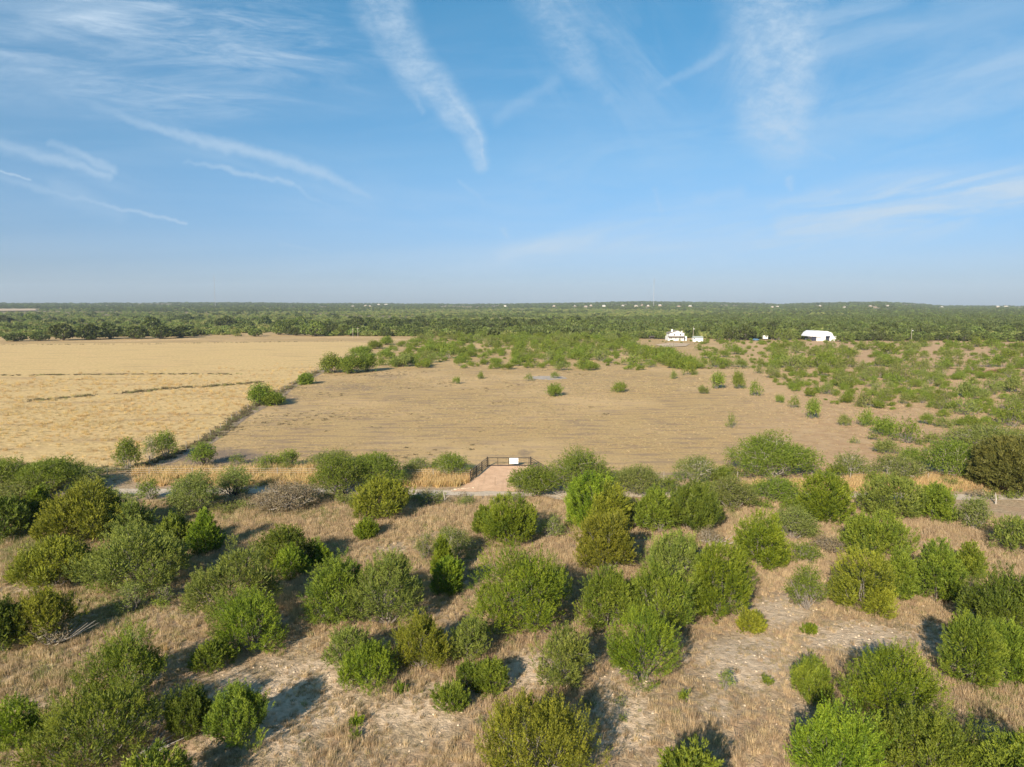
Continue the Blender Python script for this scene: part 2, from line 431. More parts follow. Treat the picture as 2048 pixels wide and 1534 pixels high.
# one ground sheet out past the horizon, a polar grid denser in front of the viewpoint
def build_ground():
    ang = np.concatenate([np.linspace(-52, 52, 260), np.linspace(52, 308, 70)[1:-1]])
    ang = np.radians(ang)
    rr = np.concatenate([[0.01], np.geomspace(8, 9600, 300)])
    A, R = np.meshgrid(ang, rr)
    X = R * np.sin(A); Y = R * np.cos(A); Z = ground_z(X, Y)
    nA = len(ang); nR = len(rr)
    i = np.arange(nR - 1)[:, None]; j = np.arange(nA)[None, :]; j2 = (j + 1) % nA
    Fc = np.stack([i * nA + j, i * nA + j2, (i + 1) * nA + j2, (i + 1) * nA + j], -1).reshape(-1, 4)
    V = np.stack([X, Y, Z], -1).reshape(-1, 3)
    px, py = to_px(X, Y, Z)
    front = (Y > 5)
    pale = np.where(front, blobs(px, py, PALE), 0.3); green = np.where(front, blobs(px, py, GREEN), 0.2)
    brown = np.where(front, blobs(px, py, BROWN), 0.0)
    D = np.hypot(X, Y)
    near = 1 - smooth(84, 90, Y)
    farb = smooth(560, 800, D)
    right = smooth(1350, 1750, px) * (1 - farb) * (1 - near)
    m, g, b = base_mat('ground_soil', 0.95)
    tc = g.new('ShaderNodeTexCoord'); P = tc.outputs['Object']
    def A_(n):
        return g.new('ShaderNodeAttribute', attribute_name=n).outputs['Fac']
    n1 = g.noise(P, 0.35, 6.0, 0.65); n2 = g.noise(P, 2.6, 6.0, 0.7); n3 = g.noise(P, 0.045, 5.0, 0.6); n4 = g.noise(P, 9.0, 3.0, 0.6)
    red = g.mix(g.ss(n2, 0.3, 0.7), c4(0.28, 0.205, 0.125), c4(0.54, 0.41, 0.26))
    red = g.mix(g.ss(n1, 0.42, 0.62), red, c4(0.42, 0.29, 0.175))
    red = g.mix(g.m('MULTIPLY', g.ss(n4, 0.5, 0.75), 0.5), red, c4(0.13, 0.095, 0.065))
    palec = g.mix(g.ss(n2, 0.3, 0.68), c4(0.47, 0.345, 0.225), c4(0.68, 0.53, 0.37))
    greenc = g.mix(g.ss(n2, 0.3, 0.7), c4(0.16, 0.17, 0.07), c4(0.36, 0.33, 0.15))
    field = g.mix(g.ss(n2, 0.28, 0.7), c4(0.33, 0.215, 0.098), c4(0.61, 0.425, 0.19))
    field = g.mix(g.m('MULTIPLY', g.ss(n3, 0.35, 0.65), 0.55), field, c4(0.50, 0.355, 0.17))
    st = g.noise(g.vm('MULTIPLY', P, (0.12, 0.5, 1)), 1.0, 5.0, 0.6)
    field = g.mix(g.m('MULTIPLY', g.ss(st, 0.47, 0.64), 0.75), field, c4(0.29, 0.205, 0.135))
    st2 = g.noise(g.vm('MULTIPLY', P, (0.35, 1.3, 1)), 1.0, 6.0, 0.65)
    field = g.mix(g.m('MULTIPLY', g.ss(st2, 0.54, 0.66), 0.45), field, c4(0.25, 0.185, 0.115))
    field = g.mix(g.m('MULTIPLY', g.ss(g.noise(P, 0.018, 5.0, 0.6), 0.45, 0.62), 0.5), field, c4(0.66, 0.46, 0.24))
    rfield = g.mix(g.ss(n1, 0.35, 0.65), c4(0.44, 0.275, 0.15), c4(0.54, 0.37, 0.21))
    farc = g.mix(g.ss(n3, 0.4, 0.62), c4(0.13, 0.125, 0.05), c4(0.30, 0.23, 0.12))
    c = g.mix(A_('near'), field, red)
    c = g.mix(A_('right'), c, rfield)
    c = g.mix(A_('far'), c, farc)
    pm = g.ss(g.m('ADD', A_('pale'), g.m('MULTIPLY', g.m('SUBTRACT', n1, 0.5), 1.5)), 0.28, 0.6)
    c = g.mix(g.m('MULTIPLY', pm, A_('near')), c, palec)
    gm = g.ss(g.m('ADD', A_('green'), g.m('MULTIPLY', g.m('SUBTRACT', n1, 0.5), 1.2)), 0.3, 0.8)
    c = g.mix(g.m('MULTIPLY', gm, 0.8), c, greenc)
    bm = g.ss(g.m('ADD', A_('brown'), g.m('MULTIPLY', g.m('SUBTRACT', n1, 0.5), 1.2)), 0.3, 0.8)
    c = g.mix(bm, c, c4(0.25, 0.185, 0.13))
    g.put(b.inputs['Base Color'], c)
    bp = g.new('ShaderNodeBump'); bp.inputs['Strength'].default_value = 0.9; bp.inputs['Distance'].default_value = 0.25
    g.put(bp.inputs['Height'], g.m('ADD', g.noise(P, 1.6, 6.0, 0.7), g.m('MULTIPLY', n4, 0.25))); g.l.new(bp.outputs[0], b.inputs['Normal'])
    o = mesh_obj('ground', V, Fc, m, smooth=True, extra={'pale': pale.ravel(), 'green': green.ravel(), 'brown': brown.ravel(),
                 'near': near.ravel(), 'far': farb.ravel(), 'right': right.ravel()})
    tag(o, kind='structure')
build_ground()


def sheet(name, pixpoly, z, mat, rough=0.0, step=1.2):
    pts = [at(*p) for p in pixpoly]
    if rough:                                # worn, wandering edges
        q = []
        for a, b in zip(pts, pts[1:] + pts[:1]):
            k = max(1, int((b - a).length / step)); nrm = Vector((a.y - b.y, b.x - a.x, 0)).normalized()
            for i in range(k):
                q.append(a.lerp(b, i / k) + nrm * float(rng.normal(0, rough)))
        pts = q
    me = bpy.data.meshes.new(name)
    import bmesh
    bm = bmesh.new(); vs = [bm.verts.new((p.x, p.y, z)) for p in pts]; f = bm.faces.new(vs)
    bmesh.ops.triangulate(bm, faces=[f]); bmesh.ops.recalc_face_normals(bm, faces=bm.faces)
    for f in bm.faces:
        if f.normal.z < 0: f.normal_flip()
    bm.to_mesh(me); bm.free(); me.materials.append(mat)
    o = bpy.data.objects.new(name, me); COL.objects.link(o)
    return tag(o, kind='structure')

def gold_mat():
    m, g, b = base_mat('gold_pasture', 0.95)
    tc = g.new('ShaderNodeTexCoord'); P = tc.outputs['Object']
    n2 = g.noise(P, 0.9, 6.0, 0.7); n1 = g.noise(P, 0.08, 5.0, 0.6)
    st = g.noise(g.vm('MULTIPLY', P, (0.035, 0.22, 1)), 1.0, 6.0, 0.6, 0.4)
    c = g.mix(g.ss(n2, 0.3, 0.7), c4(0.47, 0.325, 0.14), c4(0.72, 0.525, 0.25))
    c = g.mix(g.m('MULTIPLY', g.ss(n1, 0.45, 0.7), 0.4), c, c4(0.66, 0.45, 0.22))
    c = g.mix(g.m('MULTIPLY', g.ss(st, 0.53, 0.68), 0.55), c, c4(0.34, 0.225, 0.13))
    g.put(b.inputs['Base Color'], c)
    bp = g.new('ShaderNodeBump'); bp.inputs['Strength'].default_value = 0.8; bp.inputs['Distance'].default_value = 0.3
    g.put(bp.inputs['Height'], n2); g.l.new(bp.outputs[0], b.inputs['Normal'])
    return m
sheet('golden_pasture', GOLD_POLY, 0.02, gold_mat())
sheet('fence_line_track', [(742, 690), (700, 718), (648, 745), (590, 775), (560, 800), (500, 832), (452, 868), (420, 890), (350, 925), (300, 938), (280, 934),
                           (370, 900), (440, 858), (480, 824), (560, 782), (640, 738), (700, 710)], 0.03,
      simple_mat('track_soil', (0.28, 0.215, 0.155), 0.95, 0.25, 0.6, 0.5))

def gravel_mat(name, a, b_, sc=1.2, along=False):
    m, g, b = base_mat(name, 0.95)
    tc = g.new('ShaderNodeTexCoord'); P = tc.outputs['Object']
    n1 = g.noise(P, sc, 6.0, 0.6); n2 = g.noise(P, 30.0, 3.0, 0.6)
    tr = g.noise(g.vm('MULTIPLY', P, (1.5, 0.12, 1) if along else (0.15, 1.6, 1)), 1.0, 4.0, 0.5)
    c = g.mix(g.ss(n1, 0.3, 0.7), c4(*a), c4(*b_))
    c = g.mix(g.m('MULTIPLY', g.ss(n2, 0.5, 0.7), 0.35), c, c4(*(x * 0.6 for x in a)))
    c = g.mix(g.m('MULTIPLY', g.ss(tr, 0.52, 0.68), 0.35), c, c4(*(x * 0.72 for x in a)))
    g.put(b.inputs['Base Color'], c)
    bp = g.new('ShaderNodeBump'); bp.inputs['Strength'].default_value = 0.5; bp.inputs['Distance'].default_value = 0.04
    g.put(bp.inputs['Height'], n2); g.l.new(bp.outputs[0], b.inputs['Normal'])
    return m
road_top = [(-400, 974), (0, 975), (320, 975), (560, 973), (760, 975), (900, 978), (1010, 979), (1250, 980), (1560, 983), (1800, 985), (2048, 987), (2600, 990)]
road_top = [(x, y + 3) for x, y in road_top]; road_bot = [(x, y + 11) for x, y in road_top]
sheet('ranch_road', road_top + road_bot[::-1], 0.04, gravel_mat('road_caliche', (0.47, 0.385, 0.29), (0.62, 0.52, 0.40)), 0.12, 1.6)
sheet('gravel_driveway', [(982, 930), (1056, 930), (1066, 942), (1080, 960), (1104, 984), (902, 984), (926, 975), (946, 960), (964, 945)], 0.08,
      gravel_mat('driveway_gravel', (0.62, 0.395, 0.245), (0.76, 0.50, 0.315), 0.8, True), 0.10, 0.7)
for k, q in enumerate([[(1055, 754), (1080, 752), (1125, 753), (1136, 757), (1100, 760), (1060, 758)]]):
    sheet('dry_pond', q, 0.03, simple_mat('pond_mud', (0.40, 0.345, 0.29), 0.9, 0.2, 0.5))
for k, q in enumerate([[(1310, 690), (1340, 686), (1380, 688), (1372, 693), (1330, 695)], [(984, 631), (988, 631), (1012, 642), (1006, 643)],
                       [(-60, 619), (70, 619), (74, 622.5), (-60, 624)]]):
    pts = [at(*p) for p in q]
    mb = MB(); mb.poly([(p.x, p.y, float(ground_z(p.x, p.y)) + 0.25 + (2.0 if p.y > 900 else 0)) for p in pts])
    tag(mb.build('bare_clearing', simple_mat('clearing_soil', (0.50, 0.38, 0.26), 0.95, 0.2, 0.1)), kind='structure')


# ------------------------------------------------------------------ plants
def unit(v):
    return v / np.maximum(np.linalg.norm(v, axis=-1, keepdims=True), 1e-9)

def leaves(P, D, L, W, r):
    """triangles: one pointed leaf spray each; P base, D direction, L length, W width"""
    n = len(P)
    side = unit(np.cross(D, unit(r.normal(size=(n, 3)))))
    V = np.empty((n, 3, 3))
    V[:, 0] = P - side * (W[:, None] / 2); V[:, 1] = P + side * (W[:, None] / 2); V[:, 2] = P + D * L[:, None]
    return V.reshape(-1, 3), np.arange(3 * n).reshape(-1, 3)

def surf_points(lobes, n, r, zmin=0.05, lowcut=-0.75):
    lobes = np.asarray(lobes); ar = np.array([(a * b * c) ** (2 / 3) for a, b, c in lobes[:, 3:6]])
    k = r.choice(len(lobes), size=n, p=ar / ar.sum())
    d = unit(r.normal(size=(n, 3)))
    C = lobes[k, :3]; S = lobes[k, 3:6]
    P = C + d * S; N = unit(d / S)
    keep = (P[:, 2] > zmin) & (d[:, 2] > lowcut)
    for i, lb in enumerate(lobes):
        q = np.linalg.norm((P - lb[:3]) / lb[3:6], axis=1)
        keep &= (q > 0.86) | (k == i)
    return P[keep], N[keep]

def juniper_lobes(R, H, style, r):
    L = []
    if style == 'round':
        L.append((0, 0, H * 0.44, R * 0.88, R * 0.88, H * 0.46)); L.append((0, 0, H * 0.62, R * 0.62, R * 0.62, H * 0.36))
        for _ in range(9):
            a = r.uniform(0, 6.28); z = r.uniform(0.15, 0.7)
            L.append((math.cos(a) * R * 0.62 * (1 - z * 0.45), math.sin(a) * R * 0.62 * (1 - z * 0.45), H * z, R * 0.36, R * 0.36, H * 0.22))
    elif style == 'spiky':
        L.append((0, 0, H * 0.36, R * 0.8, R * 0.8, H * 0.38))
        n = int(9 + R * 3)
        for i in range(n):
            a = i * 2.4 + r.uniform(-.3, .3); q = math.sqrt((i + 0.5) / n)
            top = H * (1.0 - 0.42 * q * q) * r.uniform(0.86, 1.02)
            L.append((math.cos(a) * R * 0.78 * q, math.sin(a) * R * 0.78 * q, top * 0.64, R * 0.22, R * 0.22, top * 0.37))
    elif style == 'cone':
        L.append((0, 0, H * 0.3, R * 0.9, R * 0.9, H * 0.32)); L.append((0, 0, H * 0.55, R * 0.5, R * 0.5, H * 0.44))
        for _ in range(5):
            a = r.uniform(0, 6.28); z = r.uniform(0.15, 0.6)
            L.append((math.cos(a) * R * 0.55 * (1 - z), math.sin(a) * R * 0.55 * (1 - z), H * z, R * 0.4, R * 0.4, H * 0.2))
    else:                                    # lumpy
        L.append((0, 0, H * 0.40, R * 0.62, R * 0.62, H * 0.38))
        n = 13
        for i in range(n):
            a = i * 2.4 + r.uniform(-.4, .4); q = math.sqrt((i + 0.4) / n)
            z = H * (0.76 - 0.48 * q * q) * r.uniform(0.85, 1.1)
            s = r.uniform(0.26, 0.40)
            L.append((math.cos(a) * R * 0.74 * q, math.sin(a) * R * 0.74 * q, z, R * s, R * s, H * s * 0.62))
    return L

def juniper_crown(R, H, style, r, leaf=0.16, dens=1.0, ragged=0.25):
    lobes = juniper_lobes(R, H, style, r)
    area = 2.3 * math.pi * R * max(R, H * 0.75)
    big = float(np.clip(R / 1.6, 0.55, 1.35))
    sp = (0.25 + leaf * 0.33) * big ** 0.5
    n = int(area / (sp * sp) * 3.1 * dens)
    P, N = surf_points(lobes, n, r, 0.04 * H)
    n = len(P)
    nc = int(max(8, area / (0.85 * big) ** 2)); cc = P[r.choice(n, min(nc, n), replace=False)]
    dd = np.linalg.norm(P[:, None] - cc[None], axis=2); ck = dd.argmin(1); dmin = dd.min(1) / (0.6 * big)
    cam_ = 0.55 if style in ('round', 'cone') else 1.0
    coff = cam_ * r.normal(0, 0.24 * big, len(cc))[ck] - cam_ * 0.42 * big * np.clip(dmin, 0, 1.2) ** 2 + 0.12 * big
    ctint = r.uniform(-.28, .28, len(cc))[ck]; cdir = (P - cc[ck]) / (0.6 * big)
    up = np.array([0, 0, 1.0])
    vert = {'round': 1.05, 'spiky': 1.7, 'cone': 1.2}.get(style, 0.95)
    A = unit(N * 0.7 + cdir * 0.45 + up * vert * r.uniform(0.6, 1.2, (n, 1)) + r.normal(size=(n, 3)) * ragged)
    PL = big ** 0.6 * r.uniform(0.34, 0.78 if style != 'spiky' else 1.0, n); PR = (0.055 + leaf * .30) * big ** 0.5 * r.uniform(0.8, 1.25, n)
    P = P + N * (r.normal(size=(n, 1)) * 0.08 * big) + N * coff[:, None] + unit(np.cross(N, r.normal(size=(n, 3)))) * 0.05
    m = int(np.clip(3.9 / leaf, 18, 42))
    T = r.uniform(0, 1, (n, m)) ** 0.8
    B = P - A * (PL * 0.6)[:, None]
    rnd = unit(r.normal(size=(n, m, 3)))
    rd = rnd - (rnd * A[:, None]).sum(-1, keepdims=True) * A[:, None]
    off = (PR[:, None] * (1.04 - T) ** 0.55 * np.sqrt(r.uniform(0, 1, (n, m))))[..., None]
    pos = B[:, None] + A[:, None] * (PL[:, None] * T)[..., None] + unit(rd) * off
    dr = unit(A[:, None] * 1.0 + unit(rd) * 0.65 + r.normal(size=(n, m, 3)) * 0.2)
    tint = np.clip(r.uniform(0.1, 0.6, (n, 1)) + ctint[:, None] + 0.3 * (T - .5) + r.uniform(-.15, .3, (n, m)), 0, 1)
    pos = pos.reshape(-1, 3); dr = dr.reshape(-1, 3); tint = tint.ravel()
    # inner foliage on the limbs, so that the crown closes
    ni = len(pos) // 6
    lb = np.asarray(lobes); k = r.integers(0, len(lb), ni)
    q = unit(r.normal(size=(ni, 3))) * r.uniform(0.55, 0.92, (ni, 1))
    ip = lb[k, :3] + q * lb[k, 3:6]
    pos = np.vstack([pos, ip]); dr = np.vstack([dr, unit(q + up * .6)]); tint = np.concatenate([tint, r.uniform(0, 0.7, ni)])
    ok = pos[:, 2] > 0.02; pos, dr, tint = pos[ok], dr[ok], tint[ok]
    Lf = leaf * r.uniform(0.7, 1.35, len(pos)); 
    sc = np.where(np.arange(len(pos)) >= len(pos) - ni, 2.2, 1.0)
    V, Fc = leaves(pos, dr, Lf * sc, Lf * 0.36 * sc, r)
    return V, Fc, np.repeat(tint, 3), lobes

def limbs(lobes, R, H, r, n_twig=5, thick=0.05, stems=1, spread=0.1, sides=5, reach=0.9):
    mb = MB()
    for i, lb in enumerate(lobes):
        c = Vector(lb[:3]); a = r.uniform(0, 6.28)
        b = Vector((math.cos(a) * spread * R * r.uniform(0, 1), math.sin(a) * spread * R * r.uniform(0, 1), -0.1))
        mid = b.lerp(c, 0.45) + Vector((r.normal() * .06 * R, r.normal() * .06 * R, -0.05 * H))
        t = thick * r.uniform(0.7, 1.1)
        mb.tube([b, b.lerp(mid, .5) + Vector((r.normal(), r.normal(), 0)) * .03 * R, mid, c], [t, t * .8, t * .6, t * .35], sides)
        for _ in range(n_twig):
            d = unit(r.normal(size=3)); d[2] = abs(d[2]) * 0.8 if r.uniform() < .75 else d[2]
            e = Vector((lb[0] + d[0] * lb[3] * reach, lb[1] + d[1] * lb[4] * reach, max(0.05, lb[2] + d[2] * lb[5] * reach)))
            s = mid.lerp(c, r.uniform(0.1, 1.0))
            m2 = s.lerp(e, .5) + Vector((r.normal(), r.normal(), r.normal())) * .06 * lb[3]
            mb.tube([s, m2, e], [t * .32, t * .22, t * .07], 3, False)
    return mb

def mesquite_lobes(R, H, r, n=11, flat=0.24, open_=0.0):
    L = []
    for i in range(n):
        a = i * 2.4 + r.uniform(-.4, .4); q = math.sqrt((i + 0.6) / n)
        z = H * (0.82 - 0.48 * q * q) * r.uniform(0.78, 1.08)
        s = r.uniform(0.24, 0.40)
        L.append((math.cos(a) * R * 0.70 * q, math.sin(a) * R * 0.70 * q, z, R * s, R * s, H * flat * r.uniform(.7, 1.15)))
    return L

def mesquite_crown(R, H, r, n, leaf, lobes, droop=0.25):
    lb = np.asarray(lobes); vol = lb[:, 3] * lb[:, 4] * lb[:, 5]; k = r.choice(len(lb), size=n, p=vol / vol.sum())
    # feathery sprays: several leaves share a twig
    m = 7; nt = n // m; k = k[:nt]
    q = unit(r.normal(size=(nt, 3))) * (r.uniform(0.15, 1.0, (nt, 1)) ** 0.45)
    C = lb[k, :3] + q * lb[k, 3:6]
    ax = unit(q * np.array([1, 1, .6]) + np.array([0, 0, .35]) + r.normal(size=(nt, 3)) * .35)
    T = r.uniform(-.5, 1, (nt, m))
    pos = C[:, None] + ax[:, None] * (T * leaf * 2.6)[..., None] + r.normal(size=(nt, m, 3)) * leaf * .35
    dr = unit(ax[:, None] * .6 + r.normal(size=(nt, m, 3)) * .55 + np.array([0, 0, -droop]))
    pos = pos.reshape(-1, 3); dr = dr.reshape(-1, 3)
    tint = np.clip(np.repeat(r.uniform(0, .8, nt), m) + r.uniform(-.2, .2, nt * m), 0, 1)
    pos[:, 2] = np.maximum(pos[:, 2], 0.08)
    L = leaf * r.uniform(.7, 1.3, len(pos))
    V, Fc = leaves(pos, dr, L, L * .42, r)
    return V, Fc, np.repeat(tint, 3)

def place_box(x0, y0, x1, y1, back=0.75):
    """ground spot, crown radius and height of a plant seen in the photograph between these pixels"""
    xc = (x0 + x1) / 2
    P = at(xc, y1)
    d = Vector((P.x, P.y, 0)).normalized()
    R = (x1 - x0) / 2 / F * depth_of(P)
    C = P + d * R * back
    R = (x1 - x0) / 2 / F * depth_of(C)
    C.z = float(ground_z(C.x, C.y))
    a, b, c = pix_dir(xc, y0)
    dist = math.hypot(C.x, C.y) + 0.12 * R
    top = CAM_H + dist / math.hypot(a, b) * c
    H = max(top - C.z, 0.5 * R)
    return C, R, H
HAZE = 7.5e-5

def scatter_in(poly, n, mind, keep=None, tries=60000):
    """ground points inside a pixel polygon, evenly spread over the ground"""
    ps = np.array([at(*p)[:] for p in poly]); lo = ps.min(0); hi = ps.max(0)
    X = rng.uniform(lo[0], hi[0], tries); Y = rng.uniform(lo[1], hi[1], tries)
    px, py = to_px(X, Y, ground_z(X, Y)); ok = in_poly(px, py, poly)
    if keep is not None: ok &= keep(px, py, X, Y)
    X, Y = X[ok], Y[ok]; out = []
    for x, y in zip(X, Y):
        if all((x - a) ** 2 + (y - b) ** 2 > mind * mind for a, b in out):
            out.append((x, y))
            if len(out) >= n: break
    return out

# ------------------------------------------------------------------ junipers of the near slope, one by one
JUN = [
 # style, foliage, x0, y0, x1, y1, label
 ('round', 'G', -8, 1394, 84, 1510, 'small rounded bright green juniper in the bottom left corner, on sandy soil'),
 ('lumpy', 'M', 72, 1368, 326, 1575, 'sprawling mid green juniper with bare grey limbs showing at its foot, bottom left'),
 ('lumpy', 'M', 182, 1262, 334, 1425, 'dark olive and green juniper standing directly behind the sprawling bottom left one'),
 ('lumpy', 'D', -40, 1190, 52, 1312, 'dark green juniper cut off by the left edge, beside the olive one with dead branches'),
 ('lumpy', 'O', 28, 1170, 150, 1296, 'dark olive juniper with a fallen dead branch against its right side'),
 ('spiky', 'D', 330, 1368, 432, 1486, 'thin dark juniper in the shade left of the upright grey green one'),
 ('spiky', 'M', 414, 1356, 542, 1512, 'upright multi tipped green juniper casting a long shadow over bare sand, bottom left'),
 ('round', 'G', 436, 1188, 574, 1322, 'very bright green bushy juniper in front of a pale green one, left of centre'),
 ('lumpy', 'M', 384, 1276, 470, 1350, 'low dull green juniper tucked in the shade beside the very bright green one'),
 ('lumpy', 'S', 378, 1092, 572, 1268, 'large pale green open juniper behind the very bright green bush'),
 ('lumpy', 'D', 514, 1046, 636, 1150, 'dark green dense juniper above the small yellow green one, left of centre'),
 ('round', 'G', 548, 1094, 618, 1162, 'small yellow green juniper nestled against the front of a dark green one'),
 ('cone', 'G', 608, 1084, 664, 1136, 'tiny green juniper at the right foot of the dense dark green one'),
 ('cone', 'G', 381, 1022, 443, 1112, 'compact egg shaped bright juniper standing alone at a dark shadow, left part'),
 ('lumpy', 'S', 176, 1040, 386, 1205, 'wide grey green juniper with twiggy branches between olive one and egg shaped one'),
 ('lumpy', 'O', 34, 1062, 196, 1192, 'broad olive juniper left of the wide grey green one'),
 ('lumpy', 'O', 88, 966, 268, 1098, 'olive brown juniper below the left end of the road'),
 ('lumpy', 'D', -30, 984, 62, 1088, 'dark green juniper at the left edge just below the road bushes'),
 ('lumpy', 'G', 46, 970, 116, 1060, 'green juniper squeezed between a dark one and the olive brown one near left edge'),
 ('lumpy', 'S', 206, 1000, 312, 1092, 'pale green feathery juniper behind the wide grey green one'),
 ('spiky', 'M', 312, 1020, 394, 1112, 'mid green juniper with pointed tips left of the egg shaped bright one'),
 ('lumpy', 'O', 704, 950, 824, 1048, 'dark olive rounded juniper beside the road left of the driveway'),
 ('cone', 'G', 707, 1034, 758, 1082, 'little green juniper at the foot of the dark olive rounded one'),
 ('cone', 'M', 944, 1010, 990, 1072, 'small dull juniper peeping from behind the left of a bright round one below the driveway'),
 ('round', 'G', 962, 992, 1074, 1102, 'bright round juniper just below the gravel driveway'),
 ('cone', 'G', 862, 1074, 910, 1160, 'narrow pointed green juniper standing behind its squat neighbour, centre left'),
 ('round', 'G', 862, 1114, 928, 1196, 'squat bright green juniper in front of the narrow pointed one'),
 ('lumpy', 'M', 616, 1100, 742, 1262, 'mid green open juniper overlapping a paler larger one, left of centre'),
 ('lumpy', 'S', 694, 1092, 856, 1272, 'large pale sage juniper with a web of grey twigs, centre left'),
 ('lumpy', 'G', 942, 1092, 1154, 1290, 'biggest broad dense green juniper in the middle of the slope'),
 ('round', 'G', 1128, 940, 1236, 1066, 'tall bright green juniper rising behind the brown tinged one, right of driveway'),
 ('lumpy', 'O', 1172, 964, 1270, 1078, 'brown tinged juniper leaning on the tall bright green one'),
 ('lumpy', 'O', 1148, 1024, 1276, 1156, 'yellowish olive juniper with dark gaps below the brown tinged one'),
 ('lumpy', 'M', 1268, 970, 1348, 1074, 'loose mid green juniper right of the brown tinged one'),
 ('spiky', 'D', 1326, 958, 1442, 1076, 'dark green juniper with a tall pointed top near the road right of centre'),
 ('lumpy', 'M', 1160, 1124, 1272, 1272, 'left one of two merged broad green junipers right of the biggest one'),
 ('lumpy', 'M', 1246, 1116, 1396, 1276, 'right one of two merged broad green junipers, beside the tall egg shaped one'),
 ('spiky', 'S', 1290, 1052, 1412, 1172, 'grey green juniper of upright plumes behind the merged pair'),
 ('round', 'G', 1378, 1082, 1504, 1246, 'tall egg shaped dense bright juniper with a dark shadow along its right edge'),
 ('round', 'G', 1466, 1030, 1574, 1146, 'bright dome shaped juniper up slope of the tall egg shaped one'),
 ('round', 'G', 1596, 944, 1702, 1054, 'bright pointed dome juniper alone beside the road, right part'),
 ('round', 'S', 1722, 946, 1844, 1050, 'large smooth grey green dome juniper beside the road, right part'),
 ('round', 'M', 1832, 964, 1904, 1050, 'mid green juniper attached to the right of the smooth grey green dome'),
 ('round', 'M', 1686, 1028, 1820, 1126, 'wide low mid green juniper below the smooth grey green dome'),
 ('round', 'O', 1662, 1088, 1784, 1232, 'yellow olive rounded juniper with pale stems at its foot, right part'),
 ('lumpy', 'M', 1764, 1098, 1832, 1210, 'green juniper pressed against the right of the yellow olive rounded one'),
 ('round', 'M', 1826, 1078, 1914, 1212, 'tall narrow mid green juniper with dark shade on both sides, right part'),
 ('cone', 'M', 1904, 1084, 1966, 1160, 'small green juniper up slope between the tall narrow one and the right edge'),
 ('lumpy', 'D', 1918, 1134, 2120, 1310, 'big dark green juniper running off the right edge'),
 ('round', 'M', 1882, 1224, 1990, 1384, 'left one of two tall leaning green junipers near the right edge'),
 ('round', 'M', 1962, 1236, 2052, 1372, 'right one of two tall leaning green junipers at the right edge'),
 ('round', 'G', 1209, 1226, 1362, 1386, 'perfectly round bright green juniper on pale sand, lower centre right'),
 ('lumpy', 'S', 1069, 1248, 1188, 1396, 'grey green juniper with bare lower stems on pale sand left of the round bright one'),
 ('spiky', 'O', 784, 1220, 902, 1354, 'mustard yellow tipped juniper below the large sage one'),
 ('lumpy', 'S', 898, 1230, 984, 1338, 'soft sage juniper right of the mustard tipped one'),
 ('lumpy', 'S', 648, 1248, 748, 1352, 'dull sage juniper behind the bright yellow green one, lower left of centre'),
 ('spiky', 'G', 676, 1278, 794, 1394, 'bright yellow green bristly juniper at the top edge of a sandy patch'),
 ('round', 'D', 910, 1324, 964, 1390, 'small dark juniper in shade left of a small green ball'),
 ('round', 'M', 946, 1320, 1018, 1398, 'small green ball juniper behind the big mustard one, lower centre'),
 ('round', 'M', 866, 1366, 938, 1434, 'little grey green juniper ball left of the big mustard one at the bottom'),
 ('spiky', 'O', 940, 1370, 1192, 1640, 'big mustard yellow juniper with many upright plumes at the bottom centre'),
 ('spiky', 'M', 1580, 1308, 1664, 1418, 'small two topped juniper with a dark hollow, lower right'),
 ('round', 'G', 1686, 1290, 1878, 1480, 'big bright green juniper with a shadow thrown to its upper left, lower right'),
 ('spiky', 'G', 1576, 1394, 1764, 1640, 'bright green juniper of steep plumes at the bottom edge, right'),
 ('spiky', 'M', 1736, 1398, 1948, 1620, 'olive green plumed juniper at the bottom edge right of the bright plumed one'),
 ('round', 'O', 1474, 1222, 1528, 1270, 'small flat olive shrub beside a bare pale patch, right of centre'),
 ('lumpy', 'S', 1990, 1028, 2080, 1112, 'grey green juniper cut by the right edge below the road'),
 ('cone', 'G', 790, 1366, 814, 1388, 'tiny juniper seedling on the sand below the mustard tipped juniper'),
 ('cone', 'G', 698, 1434, 724, 1456, 'upper one of two tiny juniper seedlings on the sandy slope left of bottom centre'),
 ('cone', 'G', 704, 1462, 722, 1480, 'lower one of two tiny juniper seedlings on the sandy slope left of bottom centre'),
 ('cone', 'G', 1604, 1248, 1632, 1270, 'flat bright seedling bush on the pale patch right of the olive shrub'),
 ('cone', 'M', 1526, 1354, 1544, 1374, 'tiny green seedling left of the two topped juniper'),
 ('cone', 'M', 1360, 1384, 1376, 1402, 'tiny green seedling right of the perfectly round bright juniper'),
]
for i, (style, fol, x0, y0, x1, y1, lab) in enumerate(JUN):
    r = np.random.default_rng(100 + i)
    C, R, H = place_box(x0, y0, x1, y1)
    D = C.length
    leaf = float(np.clip(0.0020 * D, 0.075, 0.165))
    if R < 0.8: leaf = min(leaf, 0.14 + 0.03 * R)
    t = empty('juniper_tree', C, 0.0)
    tag(t, lab, 'tree' if R > 0.8 else 'shrub', 'junipers on the near slope')
    if R > .8: R *= 1.03; H *= 1.0
    V, Fc, tint, lobes = juniper_crown(R, H, style, r, leaf, dens=0.72 if fol == 'S' else 1.0, ragged=0.32 if style == 'lumpy' else 0.16)
    mesh_obj('crown', V, Fc, LEAF[fol], t, tint)
    lim = limbs(lobes[:14], R, H, r, 7 if fol in 'S' else 4, thick=0.018 + 0.013 * R, spread=0.12, reach=0.98 if fol in 'S' else 0.75)
    lim.build('trunk', BARK, t)

